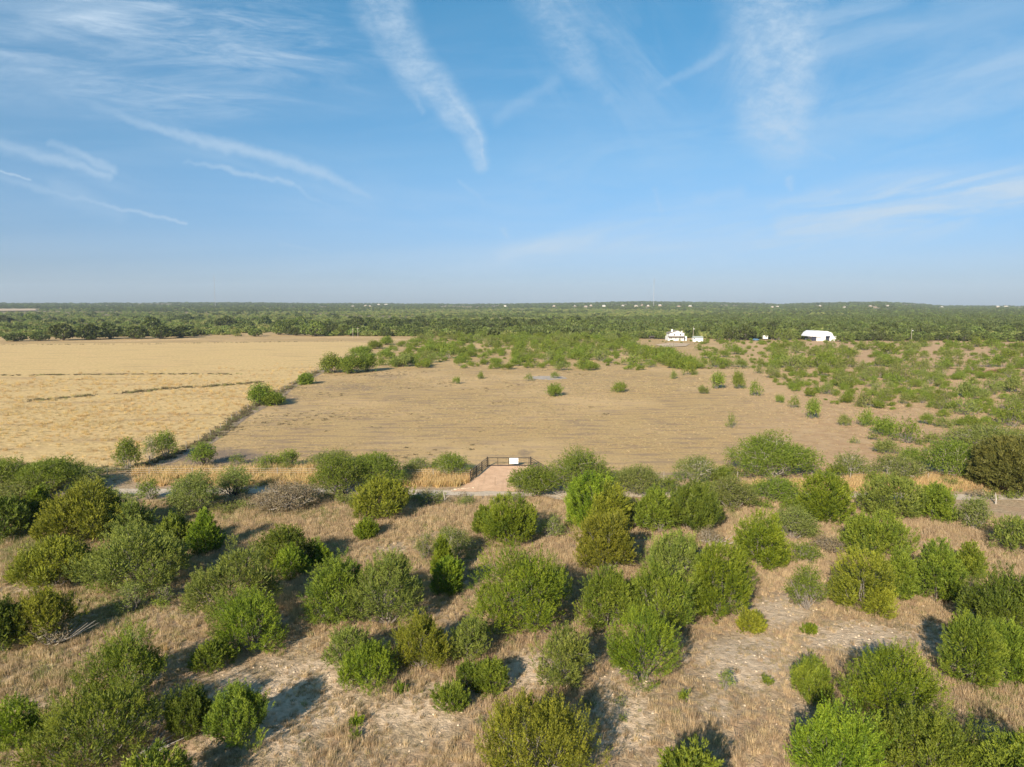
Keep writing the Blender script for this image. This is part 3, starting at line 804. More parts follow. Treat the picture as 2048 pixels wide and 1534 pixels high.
# junipers that stand just below the frame: only their shadows reach the picture
for i, (px_, py_, R, H) in enumerate([(2035, 1640, 2.0, 3.6), (1375, 1640, 1.5, 3.0), (300, 1640, 1.6, 2.8)]):
    r = np.random.default_rng(900 + i)
    P = at(px_, py_); t = empty('juniper_tree', P)
    tag(t, ('juniper below the bottom right corner of the view', 'juniper below the middle of the bottom edge', 'juniper below the bottom edge, left')[i], 'tree', 'junipers on the near slope')
    V, Fc, tint, lobes = juniper_crown(R, H, 'round', r, 0.13, 0.8)
    mesh_obj('crown', V, Fc, LEAF['M'], t, tint); limbs(lobes, R, H, r, 3).build('trunk', BARK, t)

# ------------------------------------------------------------------ mesquites along the road
MES = [
 # foliage, leafiness, x0, y0, x1, y1, label, bark
 ('Q', 1.5, 1084, 893, 1236, 1003, 'big wide green mesquite behind the right end of the gravel driveway', 'grey'),
 ('Q', 1.1, 1014, 926, 1118, 1001, 'drooping left side mesquite of the gate pair, hanging over the driveway', 'pale'),
 ('P', 0.9, 1222, 930, 1328, 996, 'grey green mesquite right of the big wide one at the gate', 'grey'),
 ('P', 0.45, 1348, 905, 1442, 972, 'sparse see through mesquite at the field edge left of the spreading bright one', 'pale'),
 ('Q', 1.9, 1448, 864, 1632, 968, 'spreading bright green mesquite with forked pale trunk, field edge right', 'pale'),
 ('P', 0.9, 1412, 950, 1512, 1030, 'dull grey green mesquite below the spreading bright one', 'grey'),
 ('Q', 0.8, 1500, 948, 1604, 1012, 'low green mesquite on the road left of the pointed dome juniper', 'grey'),
 ('P', 0.35, 1658, 900, 1738, 960, 'nearly leafless mesquite with tufted tips above the pointed dome juniper', 'pale'),
 ('P', 0.5, 1738, 908, 1852, 966, 'thin low mesquite above the smooth grey green dome', 'pale'),
 ('Q', 0.9, 1846, 872, 1968, 966, 'dark grey green mesquite with pale sticks left of the big oak', 'pale'),
 ('P', 0.8, 1890, 850, 2060, 905, 'long low mesquite thicket top above the big oak at the right edge', 'pale'),
 ('Q', 1.2, 626, 905, 734, 1000, 'left half of the bright green mesquite pair on the road', 'grey'),
 ('Q', 1.25, 696, 898, 812, 985, 'right half of the bright green mesquite pair on the road', 'grey'),
 ('P', 0.95, 336, 942, 442, 1034, 'rounded pale green mesquite at the road, left part', 'grey'),
 ('P', 0.6, 426, 930, 512, 1000, 'open mesquite with dark crooked limbs right of the rounded pale one', 'dark'),
 ('B', 0.8, 500, 966, 644, 1034, 'dry grey brown brush pile of bare twigs below the road', 'pale'),
 ('Q', 0.9, -30, 918, 64, 992, 'grey green mesquite cut by the left edge beside golden grass', 'grey'),
 ('Q', 1.0, 40, 910, 164, 994, 'wide domed mesquite at the golden pasture corner, far left', 'grey'),
 ('P', 0.7, 140, 932, 216, 984, 'low dusky mesquite right of the wide domed one, far left', 'grey'),
 ('P', 0.9, -20, 962, 120, 1004, 'flat grey green mesquite below the wide domed one at the left edge', 'grey'),
 ('Q', 0.9, 380, 880, 436, 936, 'dark green leaning mesquite in the shadow at the field corner', 'dark'),
 ('Q', 1.2, 231, 877, 283, 942, 'small round green tree with short pale trunk at the golden pasture corner', 'pale'),
 ('Q', 1.0, 308, 857, 356, 918, 'small umbrella shaped tree beside the pasture fence', 'pale'),
 ('P', 0.6, 284, 872, 320, 922, 'thin paler tree leaning on the umbrella shaped one', 'pale'),
 ('Q', 0.8, 512, 908, 562, 942, 'low sparse mesquite left of a rounder one on the near field edge', 'grey'),
 ('Q', 1.0, 554, 896, 602, 940, 'round green mesquite bush on the near field edge', 'grey'),
 ('P', 0.6, 618, 900, 712, 938, 'long low thin mesquite behind the bright pair at the field edge', 'grey'),
 ('P', 0.7, 808, 914, 862, 948, 'faint low mesquite bush at the field edge left of the gate', 'grey'),
 ('Q', 0.8, 862, 904, 944, 958, 'green topped twiggy mesquite just left of the gate fence', 'pale'),
 ('Q', 1.0, 278, 954, 320, 1004, 'little dark tree with white trunk standing on the road edge, left part', 'pale'),
 ('W', 0.9, 828, 1062, 872, 1125, 'pale weedy bush behind the narrow pointed juniper', 'grey'),
 ('P', 0.9, 866, 1044, 946, 1128, 'feathery grey green bush up slope of the squat juniper', 'pale'),
 ('P', 1.0, 1540, 1008, 1632, 1088, 'pale feathery mesquite between the bright dome junipers', 'grey'),
 ('Q', 1.0, 1576, 1082, 1640, 1132, 'upper tuft like airy mesquite sapling above the bare patch, right', 'grey'),
 ('Q', 0.8, 1572, 1124, 1652, 1228, 'airy pale mesquite sapling with thin stem by the bare patch', 'grey'),
 ('P', 0.9, 1912, 988, 1984, 1066, 'grey green twiggy mesquite by the road near the right edge', 'pale'),
 ('B', 0.6, 1386, 1050, 1448, 1096, 'leafless grey brush between the plumed juniper and the bright dome', 'pale'),
 ('B', 0.7, 1620, 1070, 1700, 1112, 'dead grey brush left of the wide low juniper', 'grey'),
 ('W', 0.8, 1076, 1030, 1130, 1082, 'pale green weeds right of the bright round juniper', 'grey'),
 ('W', 0.4, 470, 1180, 500, 1208, 'small weed clump in the grass left of the large pale juniper', 'grey'),
 ('W', 0.7, 230, 1160, 300, 1230, 'yellow green weed stalks in dry grass below the wide grey green juniper', 'grey'),
 ('W', 0.7, 300, 1165, 350, 1212, 'green weed patch right of the yellow green stalks', 'grey'),
 ('B', 0.3, 1300, 1010, 1340, 1070, 'small bare twig bush between two junipers right of centre', 'pale'),
 ('W', 0.6, 1440, 1330, 1462, 1386, 'single pale weed stalk on sand right of the round bright juniper', 'grey'),
 ('B', 0.6, 748, 985, 800, 1012, 'brown twig bush between the mesquite pair and the driveway', 'grey'),
 ('P', 0.5, 825, 985, 895, 1015, 'dusky low brush in shadow beside the white stump', 'grey'),
 ('P', 0.5, 1000, 985, 1060, 1010, 'low brush at the near end of the driveway', 'grey'),
 ('P', 0.7, 1236, 1008, 1290, 1060, 'loose bush behind the brown tinged juniper', 'grey'),
 ('B', 0.5, 60, 1235, 150, 1300, 'grey dead branch lying by the dark olive juniper', 'pale'),
]
for i, (fol, lf, x0, y0, x1, y1, lab, bk) in enumerate(MES):
    r = np.random.default_rng(300 + i)
    C, R, H = place_box(x0, y0, x1, y1)
    t = empty('mesquite_tree' if fol in 'PQ' else ('weed_bush' if fol == 'W' else 'dry_bush'), C)
    tag(t, lab, 'tree' if (fol in 'PQ' and H > 1.5) else 'bush')
    R *= 1.08; H *= 1.0
    n = int(np.clip(R * 6 + 6, 7, 30))
    lobes = mesquite_lobes(R, H, r, n, 0.20)
    leaf = float(np.clip(0.0021 * C.length, 0.11, 0.28))
    nl = int(lf * np.clip(R * R * H * 430 / (leaf / 0.16) ** 2, 800, 16000))
    V, Fc, tint = mesquite_crown(R, H, r, nl, leaf, lobes)
    mesh_obj('crown', V, Fc, LEAF[fol], t, tint)
    limbs(lobes, R, H, r, 7, thick=0.03 + 0.022 * R, spread=0.08, sides=4).build('trunk', {'pale': BARK_PALE, 'grey': BARK, 'dark': BARK_DARK}[bk], t)

# low brush that fills the gaps along the road and between the junipers
FILL = [([(240, 986), (700, 988), (700, 1000), (240, 1000)], 14, 'PQB', 'low brush plant growing along the near edge of the road, left part', .8),
        ([(1860, 992), (2060, 996), (2060, 1012), (1860, 1008)], 6, 'PQB', 'low brush plant growing along the near edge of the road, far right', .8),
        ([(0, 985), (340, 1000), (340, 1040), (0, 1010)], 9, 'QPW', 'low dusky brush plant below the left end of the road', 1.1),
        ([(400, 1000), (700, 1000), (700, 1020), (440, 1030)], 12, 'PBP', 'low grey brush plant beside the dry twig pile below the road', 1.0),
        ([(820, 990), (1010, 1000), (1000, 1015), (830, 1012)], 8, 'PB', 'low dry brush plant on the near road edge below the driveway', .8),
        ([(1180, 970), (1600, 975), (1600, 1030), (1200, 1030)], 20, 'QPPM', 'loose brush plant between junipers near the road right of the gate', 1.3),
        ([(1230, 938), (1720, 945), (1720, 966), (1240, 970)], 14, 'PPQ', 'thin brush plant along the field edge fence right of the gate', 1.2),
        ([(1720, 940), (2048, 950), (2048, 978), (1720, 974)], 10, 'PPQ', 'thin brush plant along the fence at the far right', 1.2),
        ([(1700, 880), (1960, 880), (2040, 870), (2048, 900), (1960, 935), (1760, 930)], 16, 'PPQ', 'dull thin mesquite in the corner thicket above the smooth dome junipers', 1.5),
        ([(440, 925), (950, 925), (930, 950), (440, 955)], 16, 'PPQB', 'low brush plant on the near field edge left of the gate', 1.0),
        ([(0, 930), (240, 950), (240, 985), (0, 985)], 9, 'PQQ', 'grey green brush plant in the thicket at the left end of the road', 1.4),
        ([(0, 1100), (1000, 1100), (1000, 1220), (0, 1260)], 14, 'WWM', 'small weed or seedling in the dry grass of the left slope', .55),
        ([(1000, 1060), (2048, 1060), (2048, 1380), (1300, 1380)], 14, 'WMB', 'small weed or seedling in the dry grass of the right slope', .5),
        ([(200, 1330), (1500, 1420), (1500, 1534), (200, 1534)], 12, 'WWD', 'tiny weed on the bare sandy foreground', .3)]
for fi, (poly, cnt, fols, lab, sc_) in enumerate(FILL):
    for k, (x, y) in enumerate(scatter_in(poly, cnt, 1.2 * sc_)):
        r = np.random.default_rng(4000 + fi * 50 + k)
        R = sc_ * r.uniform(.6, 1.5); H = R * r.uniform(.7, 1.15); fol = fols[int(r.integers(0, len(fols)))]
        C = Vector((x, y, float(ground_z(x, y)))); leaf = float(np.clip(0.0021 * C.length, 0.08, 0.26))
        t = empty('brush_plant', C); tag(t, lab, 'bush', lab.replace('plant', 'plants'))
        lobes = mesquite_lobes(R, H, r, 7, 0.26)
        V, Fc, tint = mesquite_crown(R, H, r, int(np.clip(R * R * H * 500 / (leaf / .16) ** 2, 150, 3500)), leaf, lobes, 0.0)
        mesh_obj('crown', V, Fc, LEAF[fol], t, tint)
        if sc_ > .6: limbs(lobes, R, H, r, 4, thick=0.035, spread=0.08, sides=3).build('trunk', BARK_PALE if fol == 'B' else BARK, t)

# the big dark oak at the right edge, and dense bushes of the fence line
DENSE = [
 ('live_oak', 'KO', 1944, 868, 2120, 998, 'big dark round live oak at the right edge beside the road', 'live oaks', .95),
 ('round_bush', 'M', 497, 762, 548, 812, 'lone rounded green tree on the pasture fence line', None, .8),
 ('round_bush', 'Q', 530, 784, 566, 812, 'low right hand skirt bush of the lone fence line tree', None, .8),
 ('round_bush', 'M', 603, 747, 623, 769, 'small green tree on the fence line up field of the lone one', None, .8),
 ('round_bush', 'M', 640, 704, 690, 747, 'leftmost dense bush of the thicket where the fence line meets the brush', None, .8),
 ('round_bush', 'Q', 676, 702, 726, 748, 'middle dense bush of the fence line thicket', None, .8),
 ('round_bush', 'Q', 716, 698, 756, 744, 'right dense bush of the fence line thicket', None, .8),
 ('round_bush', 'Q', 700, 690, 744, 712, 'bush at the back of the fence line thicket', None, .8),
 ('round_bush', 'Q', 736, 680, 764, 698, 'farther fence line bush above the thicket', None, .8),
 ('round_bush', 'M', 760, 672, 786, 690, 'farthest fence line bush next to the golden pasture corner', None, .8),
]
for i, (nm, fol, x0, y0, x1, y1, lab, grp, dn) in enumerate(DENSE):
    r = np.random.default_rng(500 + i)
    C, R, H = place_box(x0, y0, x1, y1)
    t = empty(nm, C); tag(t, lab, 'tree', grp)
    leaf = float(np.clip(0.0028 * C.length, 0.16, 0.6))
    if nm == 'live_oak':
        V, Fc, tint, lobes = juniper_crown(R, H, 'round', r, leaf, dn, 0.7)
    else:
        R *= 1.2; lobes = mesquite_lobes(R, H * .85, r, 16, 0.26); V, Fc, tint = mesquite_crown(R, H, r, 5200, leaf * .8, lobes, 0.0)
    mesh_obj('crown', V, Fc, LEAF[fol], t, tint)
    limbs(lobes, R, H, r, 3, thick=0.12).build('trunk', BARK, t)

# ------------------------------------------------------------------ scattered mesquites of the middle ground
protos = []
for i in range(6):
    r = np.random.default_rng(700 + i)
    R, H = 3.2, 2.7
    lobes = [(a + r.normal() * .5, b + r.normal() * .5, c * r.uniform(.7, 1.1), d * r.uniform(.5, 1.2), e * r.uniform(.5, 1.2), f * r.uniform(.7, 1.4)) for a, b, c, d, e, f in mesquite_lobes(R, H, r, 12, 0.20)]
    V, Fc, tint = mesquite_crown(R, H, r, (1700, 1400, 1900, 900, 1600, 600)[i], 0.36, lobes)
    tm = limbs(lobes, R, H, r, 3, thick=0.07, spread=0.1, sides=3)
    protos.append((V, Fc, tint, tm))
pm = {}
def mid_mesquite(C, R, H, k, fol, lab, grp):
    V, Fc, tint, tm = protos[k]
    t = empty('mesquite_bush', C, float(rng.uniform(0, 6.28)))
    tag(t, lab, 'bush', grp)
    if (k, fol) not in pm:
        a = mesh_obj('crown', V, Fc, LEAF[fol], t, tint); b = tm.build('trunk', BARK, t)
        pm[(k, fol)] = (a, b)
    else:
        a = link_copy(pm[(k, fol)][0], t); b = link_copy(pm[(k, fol)][1], t)
    for o in (a, b): o.scale = (R / 3.2, R / 3.2, H / 2.7)

SINGLE = [(905, 752, 921, 768, 'M', 'small dark lone bush on the field, left of centre'), (952, 744, 968, 758, 'Q', 'small lone bush up field of the dark one'),
          (1088, 766, 1132, 793, 'Q', 'wide low lone mesquite in the middle of the field'), (1046, 748, 1066, 762, 'Q', 'small bush at the left end of the grey dry pond'),
          (1098, 744, 1118, 757, 'P', 'small grey bush on the dry pond'), (1222, 762, 1258, 785, 'Q', 'lone round mesquite right of the field middle'),
          (1340, 742, 1358, 758, 'P', 'small bush at the right upper edge of the open field'), (1392, 770, 1418, 788, 'P', 'pale small bush at the right edge of the open field'),
          (1494, 764, 1530, 792, 'M', 'dark green bush on the right field edge, lower of three'), (1414, 744, 1450, 778, 'M', 'dark green bush on the right field edge, left of three'),
          (1460, 738, 1490, 778, 'Q', 'upright green bush on the right field edge, middle of three'), (1364, 726, 1394, 750, 'M', 'dark round bush just right of the brush thicket'),
          (1550, 788, 1570, 806, 'M', 'small green bush stepping down the right field edge'), (1574, 792, 1598, 816, 'Q', 'paler bush next in the row down the right field edge'),
          (1604, 796, 1640, 838, 'Q', 'taller green bush pair in the row down the right field edge'),
          (1676, 826, 1700, 852, 'P', 'small sparse bush at the lower end of the row'),
          (1706, 820, 1748, 852, 'M', 'dark leafy bush at the left end of the long low thicket'),
          (1740, 832, 1800, 872, 'Q', 'middle of the long low thicket at the right field edge'), (1780, 842, 1850, 888, 'Q', 'right end of the long low thicket at the right field edge'),
          (1840, 826, 1874, 850, 'Q', 'small bush above the long low thicket'), (1870, 832, 1906, 856, 'P', 'dull bush right of the small one above the long thicket'),
          (1450, 826, 1476, 856, 'P', 'very thin leafless shrub in the open field, right part')]
for i, (x0, y0, x1, y1, fol, lab) in enumerate(SINGLE):
    C, R, H = place_box(x0, y0, x1, y1, 0.4)
    mid_mesquite(C, R, H, 5 if 'thin' in lab else (i % 5), {'M': 'M', 'Q': 'Q', 'P': 'P'}[fol], lab, None)

POLY_A = [(757, 742), (775, 700), (800, 684), (860, 678), (1150, 674), (1230, 684), (1290, 700), (1350, 722), (1372, 740), (1200, 742), (1000, 741), (880, 736)]
pA = scatter_in([(860, 684), (870, 676), (1240, 674), (1260, 686), (1100, 690)], 34, 8.0) + scatter_in(POLY_A, 104, 6.5, lambda px, py, X, Y: ~((px > 930) & (px < 1010) & (py < 722) & (py > 694)))
edgeA = [at(1225 + 150 * t + rng.uniform(-16, 16), 684 + 56 * t + rng.uniform(-7, 3)) for t in np.linspace(0, 1, 44)]
POLY_B1 = [(1392, 738), (1400, 696), (2100, 691), (2100, 738)]
pB1 = scatter_in(POLY_B1, 78, 7.0)
POLY_B2 = [(1500, 742), (2110, 742), (2110, 860), (1960, 865), (1840, 825), (1680, 812), (1560, 775)]
pB2 = scatter_in(POLY_B2, 84, 4.5)
rowB = [at(x + rng.uniform(-6, 6), 735 + rng.uniform(-3, 2)) for x in range(1400, 2060, 30)]
for (pts, lab, grp, s) in ((pA, 'green mesquite bush in the scattered brush at the back of the brown field', 'mesquites at the back of the field', 1.18),
                           ([p[:2] for p in edgeA], 'green mesquite in the dense diagonal row running to the white house', 'mesquites of the diagonal row', 1.15),
                           (pB1, 'green mesquite bush in the brush in front of the white barn', 'mesquites before the barn', 0.95),
                           (pB2, 'thin mesquite bush standing on bare orange soil at the right', 'thin mesquites on the right', 0.62),
                           ([p[:2] for p in rowB], 'mesquite bush in the straight row across the right hand brush', 'mesquites of the straight row', 1.0)):
    for (x, y) in pts:
        R = s * float(rng.choice([rng.uniform(1.3, 2.6), rng.uniform(2.6, 5.4)], p=[.35, .65])); R = min(R, 4.6); H = float(rng.uniform(0.8, 1.15)) * (1.3 + 0.72 * R)
        k = int(rng.integers(0, 5)) if s > .8 else int(rng.choice([1, 3, 3, 5, 4]))
        mid_mesquite(Vector((x, y, float(ground_z(x, y)))), R, H, k, str(rng.choice(['Q', 'Q', 'P', 'M'] if s > .8 else ['Q', 'P', 'P'])), lab, grp)

# ------------------------------------------------------------------ oaks beyond the fields
def far_crown(r, R, H, n, leaf, style, zlow=0.12):
    lobes = juniper_lobes(R, H, 'lumpy', r) if style == 'oak' else mesquite_lobes(R, H, r, 12, 0.3)
    P, N = surf_points(lobes, n, r, zlow * H)
    k = len(P); D = unit(N + r.normal(size=(k, 3)) * .7 + np.array([0, 0, .25]))
    P = P - D * leaf * .5 + r.normal(size=(k, 3)) * .12
    V, Fc = leaves(P, D, leaf * r.uniform(.7, 1.4, k), leaf * r.uniform(.6, 1.1, k), r)
    return V, Fc, np.repeat(r.uniform(0, 1, k), 3), lobes

oakp = []
for i in range(5):
    r = np.random.default_rng(800 + i)
    V, Fc, tint, lobes = far_crown(r, 4.5, 6.5, 2400, 0.75, 'oak')
    oakp.append((V, Fc, tint, limbs(lobes, 4.5, 6.5, r, 2, thick=0.22, spread=0.05, sides=4)))
om = {}
def oak(C, R, H, k, fol, lab, grp):
    V, Fc, tint, tm = oakp[k]
    t = empty('live_oak', C, float(rng.uniform(0, 6.28))); tag(t, lab, 'tree', grp)
    if (k, fol) not in om:
        om[(k, fol)] = (mesh_obj('crown', V, Fc, LEAF[fol], t, tint), tm.build('trunk', BARK, t)); a, b = om[(k, fol)]
    else:
        a = link_copy(om[(k, fol)][0], t); b = link_copy(om[(k, fol)][1], t)
    for o in (a, b): o.scale = (R / 4.5, R / 4.5, H / 6.5)
LEAF['KG'] = leaf_mat('oak_foliage_green', (0.088, 0.128, 0.026), (0.17, 0.21, 0.046), 0.2, 0.2)
OAKS = [(100, 643, 152, 681), (150, 646, 208, 680), (194, 644, 248, 678), (246, 650, 300, 678), (282, 634, 334, 668), (298, 648, 348, 678), (334, 650, 388, 676),
        (430, 631, 474, 655), (44, 626, 80, 645), (-10, 630, 26, 647), (24, 648, 58, 664), (354, 628, 388, 643), (60, 664, 100, 682), (10, 664, 56, 683), (170, 664, 196, 680),
        (494, 655, 526, 673), (612, 640, 654, 673), (514, 630, 545, 655)]
NAMES = ['leftmost of the seven big dark oaks behind the golden pasture', 'second big dark oak from the left behind the golden pasture', 'third big dark oak from the left behind the golden pasture',
         'fourth big dark oak from the left behind the golden pasture', 'oak crown rising behind the seven big oaks', 'sixth big dark oak behind the golden pasture', 'rightmost of the seven big dark oaks behind the golden pasture',
         'round dark oak alone in lighter brush right of the seven big oaks', 'dark oak in light green brush near the left edge', 'dark oak cut by the left edge far behind the pasture',
         'small dark oak between left edge and the big oaks', 'flat dark oak in the brush behind the rightmost big oak', 'low dark bush left of the seven big oaks', 'low dark bush by the left edge on the pasture border',
         'low bush at the foot of the second big oak', 'small green oak alone on the pale strip', 'bright green oak at the left end of the long tree line', 'dark oak behind the pale strip']
for i, (b, lab) in enumerate(zip(OAKS, NAMES)):
    C, R, H = place_box(*b, 0.5)
    oak(C, R, H, i % 5, 'KG' if 'green' in lab else 'K', lab, None)
rows = [(545, 770, 671, 22, 24, .75, 'K'), (540, 790, 660, 26, 22, .85, 'K'), (760, 1180, 673, 21, 20, .35, 'KG'), (760, 1190, 664, 26, 24, .8, 'K'), (700, 1200, 655, 30, 20, .8, 'K'),
        (1180, 1340, 679, 18, 15, .3, 'KG'), (1180, 1330, 668, 24, 20, .6, 'K'), (1425, 1480, 682, 30, 28, .9, 'K'), (1480, 1610, 680, 22, 24, .6, 'K'), (1384, 1640, 668, 26, 22, .8, 'K'),
        (1590, 1626, 680, 18, 15, .2, 'KG'), (1672, 2070, 683, 24, 18, .4, 'KG'), (1674, 2070, 675, 26, 24, .85, 'K'), (1640, 2080, 665, 28, 20, .8, 'K')]
oak_n = 0
for (xa, xb, yb, wd, hh, dark, _) in rows:
    x = xa
    seg_ = ('front' if yb > 670 else ('middle' if yb > 658 else 'back')) + ' row ' + ('behind the golden pasture' if xa < 720 else 'behind the brushy brown field' if xa < 1170 else
           'just left of the farmhouse' if xa < 1370 else 'between the shed and the barn' if xa < 1630 else 'right of the barn')
    while x < xb:
        w_ = wd * rng.uniform(.8, 1.5); h_ = hh * rng.uniform(.75, 1.2); y_ = yb + rng.uniform(-2, 1)
        if not (1328 < x + w_ / 2 < 1412 and yb > 672) and not (1612 < x + w_ / 2 < 1680 and yb > 674):
            C, R, H = place_box(x, y_ - h_, x + w_, y_, 0.5)
            isdark = rng.uniform() < dark
            oak(C, R, H, int(rng.integers(0, 5)), 'K' if isdark else 'KG',
                ('dark live oak in the ' if isdark else 'lighter green tree in the ') + seg_,
                ('dark oaks, ' if isdark else 'green trees, ') + seg_)
        x += w_ * .68

# ------------------------------------------------------------------ countless plants: instanced stuff
def scatter(name, pts, rotz, scl, idx, sources, label=None):
    me = bpy.data.meshes.new(name); n = len(pts)
    me.vertices.add(n); me.vertices.foreach_set('co', np.asarray(pts, dtype=np.float32).ravel())
    a = me.attributes.new('rz', 'FLOAT_VECTOR', 'POINT'); v = np.zeros((n, 3), dtype=np.float32)
    v[:, 2] = rotz; v[:, 0] = rng.normal(0, .05, n); v[:, 1] = rng.normal(0, .05, n); a.data.foreach_set('vector', v.ravel())
    a = me.attributes.new('sc', 'FLOAT_VECTOR', 'POINT'); a.data.foreach_set('vector', np.asarray(scl, dtype=np.float32).ravel())
    a = me.attributes.new('ix', 'INT', 'POINT'); a.data.foreach_set('value', np.asarray(idx, dtype=np.int32))
    o = bpy.data.objects.new(name, me); COL.objects.link(o); tag(o, kind='stuff')
    if label: o['label'] = label
    ng = bpy.data.node_groups.new(name, 'GeometryNodeTree')
    ng.interface.new_socket('Geometry', in_out='INPUT', socket_type='NodeSocketGeometry')
    ng.interface.new_socket('Geometry', in_out='OUTPUT', socket_type='NodeSocketGeometry')
    N = ng.nodes; L = ng.links
    gi = N.new('NodeGroupInput'); go = N.new('NodeGroupOutput'); iop = N.new('GeometryNodeInstanceOnPoints')
    jn = N.new('GeometryNodeJoinGeometry')
    for s in sources[::-1]:
        oi = N.new('GeometryNodeObjectInfo'); oi.inputs['Object'].default_value = s; oi.inputs['As Instance'].default_value = True
        L.new(oi.outputs['Geometry'], jn.inputs[0])
    def attr(nm, ty):
        q = N.new('GeometryNodeInputNamedAttribute'); q.data_type = ty; q.inputs['Name'].default_value = nm; return q.outputs['Attribute']
    e2r = N.new('FunctionNodeEulerToRotation'); L.new(attr('rz', 'FLOAT_VECTOR'), e2r.inputs[0])
    L.new(gi.outputs[0], iop.inputs['Points']); L.new(jn.outputs[0], iop.inputs['Instance'])
    iop.inputs['Pick Instance'].default_value = True
    L.new(attr('ix', 'INT'), iop.inputs['Instance Index']); L.new(e2r.outputs[0], iop.inputs['Rotation']); L.new(attr('sc', 'FLOAT_VECTOR'), iop.inputs['Scale'])
    L.new(iop.outputs[0], go.inputs[0])
    md = o.modifiers.new('scatter', 'NODES'); md.node_group = ng
    return o

# far forest: sources are real trees standing in it
srcs = []
for i, (st, fol, n, lf) in enumerate([('oak', 'K', 420, 1.7), ('oak', 'K', 420, 1.7), ('mes', 'KG', 340, 1.5), ('mes', 'Q', 340, 1.4), ('mes', 'P', 300, 1.4), ('oak', 'KG', 400, 1.6)]):
    r = np.random.default_rng(950 + i)
    V, Fc, tint, _l = far_crown(r, 4.5 if st == 'oak' else 4.0, 5.5 if st == 'oak' else 3.4, n, lf, st, 0.02)
    FAR = {'Q': 'FQ', 'P': 'FP'}.get(fol, fol)
    if FAR == 'FQ' and 'FQ' not in LEAF: LEAF['FQ'] = leaf_mat('far_brush_foliage', (0.145, 0.190, 0.045), (0.25, 0.285, 0.075), 0.3, 0.2)
    if FAR == 'FP' and 'FP' not in LEAF: LEAF['FP'] = leaf_mat('far_brush_foliage_olive', (0.20, 0.22, 0.065), (0.32, 0.31, 0.11), 0.3, 0.2)
    P = at(480 + 40 * i, 641)
    o = mesh_obj('brush_tree', V, Fc, LEAF[FAR], None, tint); o.location = P
    tag(o, ('small dark tree in the far brushland behind the golden pasture' if fol[0] == 'K' else 'small light green tree in the far brushland behind the golden pasture'), 'tree', 'dark trees of the far brushland' if fol[0] == 'K' else 'light trees of the far brushland')
    srcs.append(o)

def wedge(n, d0, d1, half=46):
    """points spread in front, density falling off with distance squared"""
    u = rng.uniform(0, 1, n); D = 1 / (1 / d0 + u * (1 / d1 - 1 / d0)); D = d0 * (d1 / d0) ** u if False else D
    a = np.radians(rng.uniform(-half, half, n)); return D * np.sin(a), D * np.cos(a), D

HOUSES = []      # filled below, before the forest is scattered
for (x_, y_) in [(705, 613), (731, 612), (740, 613.5), (757, 610), (772, 610), (926, 610), (1108, 613), (1150, 612.5), (1172, 614), (1182, 612), (1208, 613), 
                 (1246, 612), (1272, 613), (1284, 611), (1296, 613), (1320, 612), (1358, 613.5), (1380, 613), (1545, 615), (1555, 614), (1640, 613),
                 (1690, 615), (1742, 613), (1752, 615), (1776, 612), (1884, 615), (1996, 614.5), (2012, 613.5), (1010, 613)]:
    HOUSES.append(at(x_, y_))

BARE_FAR = [[(375, 655), (470, 655), (700, 676), (640, 682), (420, 683), (390, 668)], [(980, 630), (990, 630), (1014, 645), (1004, 645)], [(-60, 617), (78, 617), (80, 625), (-60, 626)],
            [(-400, 646), (500, 648), (640, 668), (600, 690), (-400, 690)], [(1160, 676), (1420, 676), (1420, 705), (1160, 705)], [(1405, 678), (2200, 682), (2200, 760), (1405, 760)],
            [(-900, 676), (760, 672), (1230, 676), (1200, 760), (-900, 760)]]
n = 210000
X, Y, D = wedge(n, 380, 8900)
Z = ground_z(X, Y); px, py = to_px(X, Y, Z)
keep = np.ones(n, dtype=bool)
for i, pl in enumerate(BARE_FAR):
    inside = in_poly(px, py, pl)
    keep &= ~(inside & (rng.uniform(0, 1, n) < (0.72 if i == 0 else 0.80 if i == 3 else 1.0)))
keep &= ~((Y < 470) & (px < 1700))
for h in HOUSES:
    hd = math.hypot(h.x, h.y); ux, uy = h.x / hd, h.y / hd
    al = X * ux + Y * uy - hd; la = np.abs(-X * uy + Y * ux)
    keep &= ~((al < 15) & (al > -0.14 * hd) & (la < 9 + np.abs(al) * 0.004 + hd * .001))
# oak or lighter brush: by broad patches, more oaks with distance and on the ridges
ws = 1 + D / 1500.0
pt = 0.42 + 0.36 * wav(X / ws, Y / ws, 150, .3) + 0.24 * wav(X / ws, Y / ws, 47, 2.0)
pt += 0.62 * smooth(1800, 3600, D) - 0.85 * smooth(1050, 300, px) * (py > 624) * (py < 652) * 1.0
pt += 0.12 * (px > 1650)
isoak = rng.uniform(0, 1, n) < np.clip((pt - 0.5) * 3.2 + 0.35, 0.03, 0.95)
gap = ((0.5 + 0.5 * wav(X / ws, Y / ws, 30, 4.0)) < 0.20) | ((0.5 + 0.5 * wav(X / ws, Y / ws, 95, 6.1)) < np.where(px < 1000, .26, .16))
lowband = (smooth(1000, 400, px) * (py > 622) * (py < 656)) > rng.uniform(0, 1, n) * 1.6
keep &= ~(gap & (rng.uniform(0, 1, n) < .9)) & ~(lowband & ~isoak)
idx = np.where(isoak, rng.choice([0, 1, 0, 1, 5], n), rng.choice([2, 3, 3, 4], n))
s = np.where(isoak, rng.uniform(.6, 1.3, n), rng.uniform(.55, 1.2, n)) * (1 + smooth(1500, 6000, D) * 1.3)
sz = np.where(isoak, s * rng.uniform(.65, 1.25, n), s * rng.uniform(.7, 1.1, n)) / (1 + smooth(1500, 6000, D) * 0.8)
sel = keep
order = sel
scatter('far_forest', np.stack([X, Y, Z], 1)[sel], rng.uniform(0, 6.28, sel.sum()), np.stack([s, s, sz], 1)[sel], idx[sel], srcs)

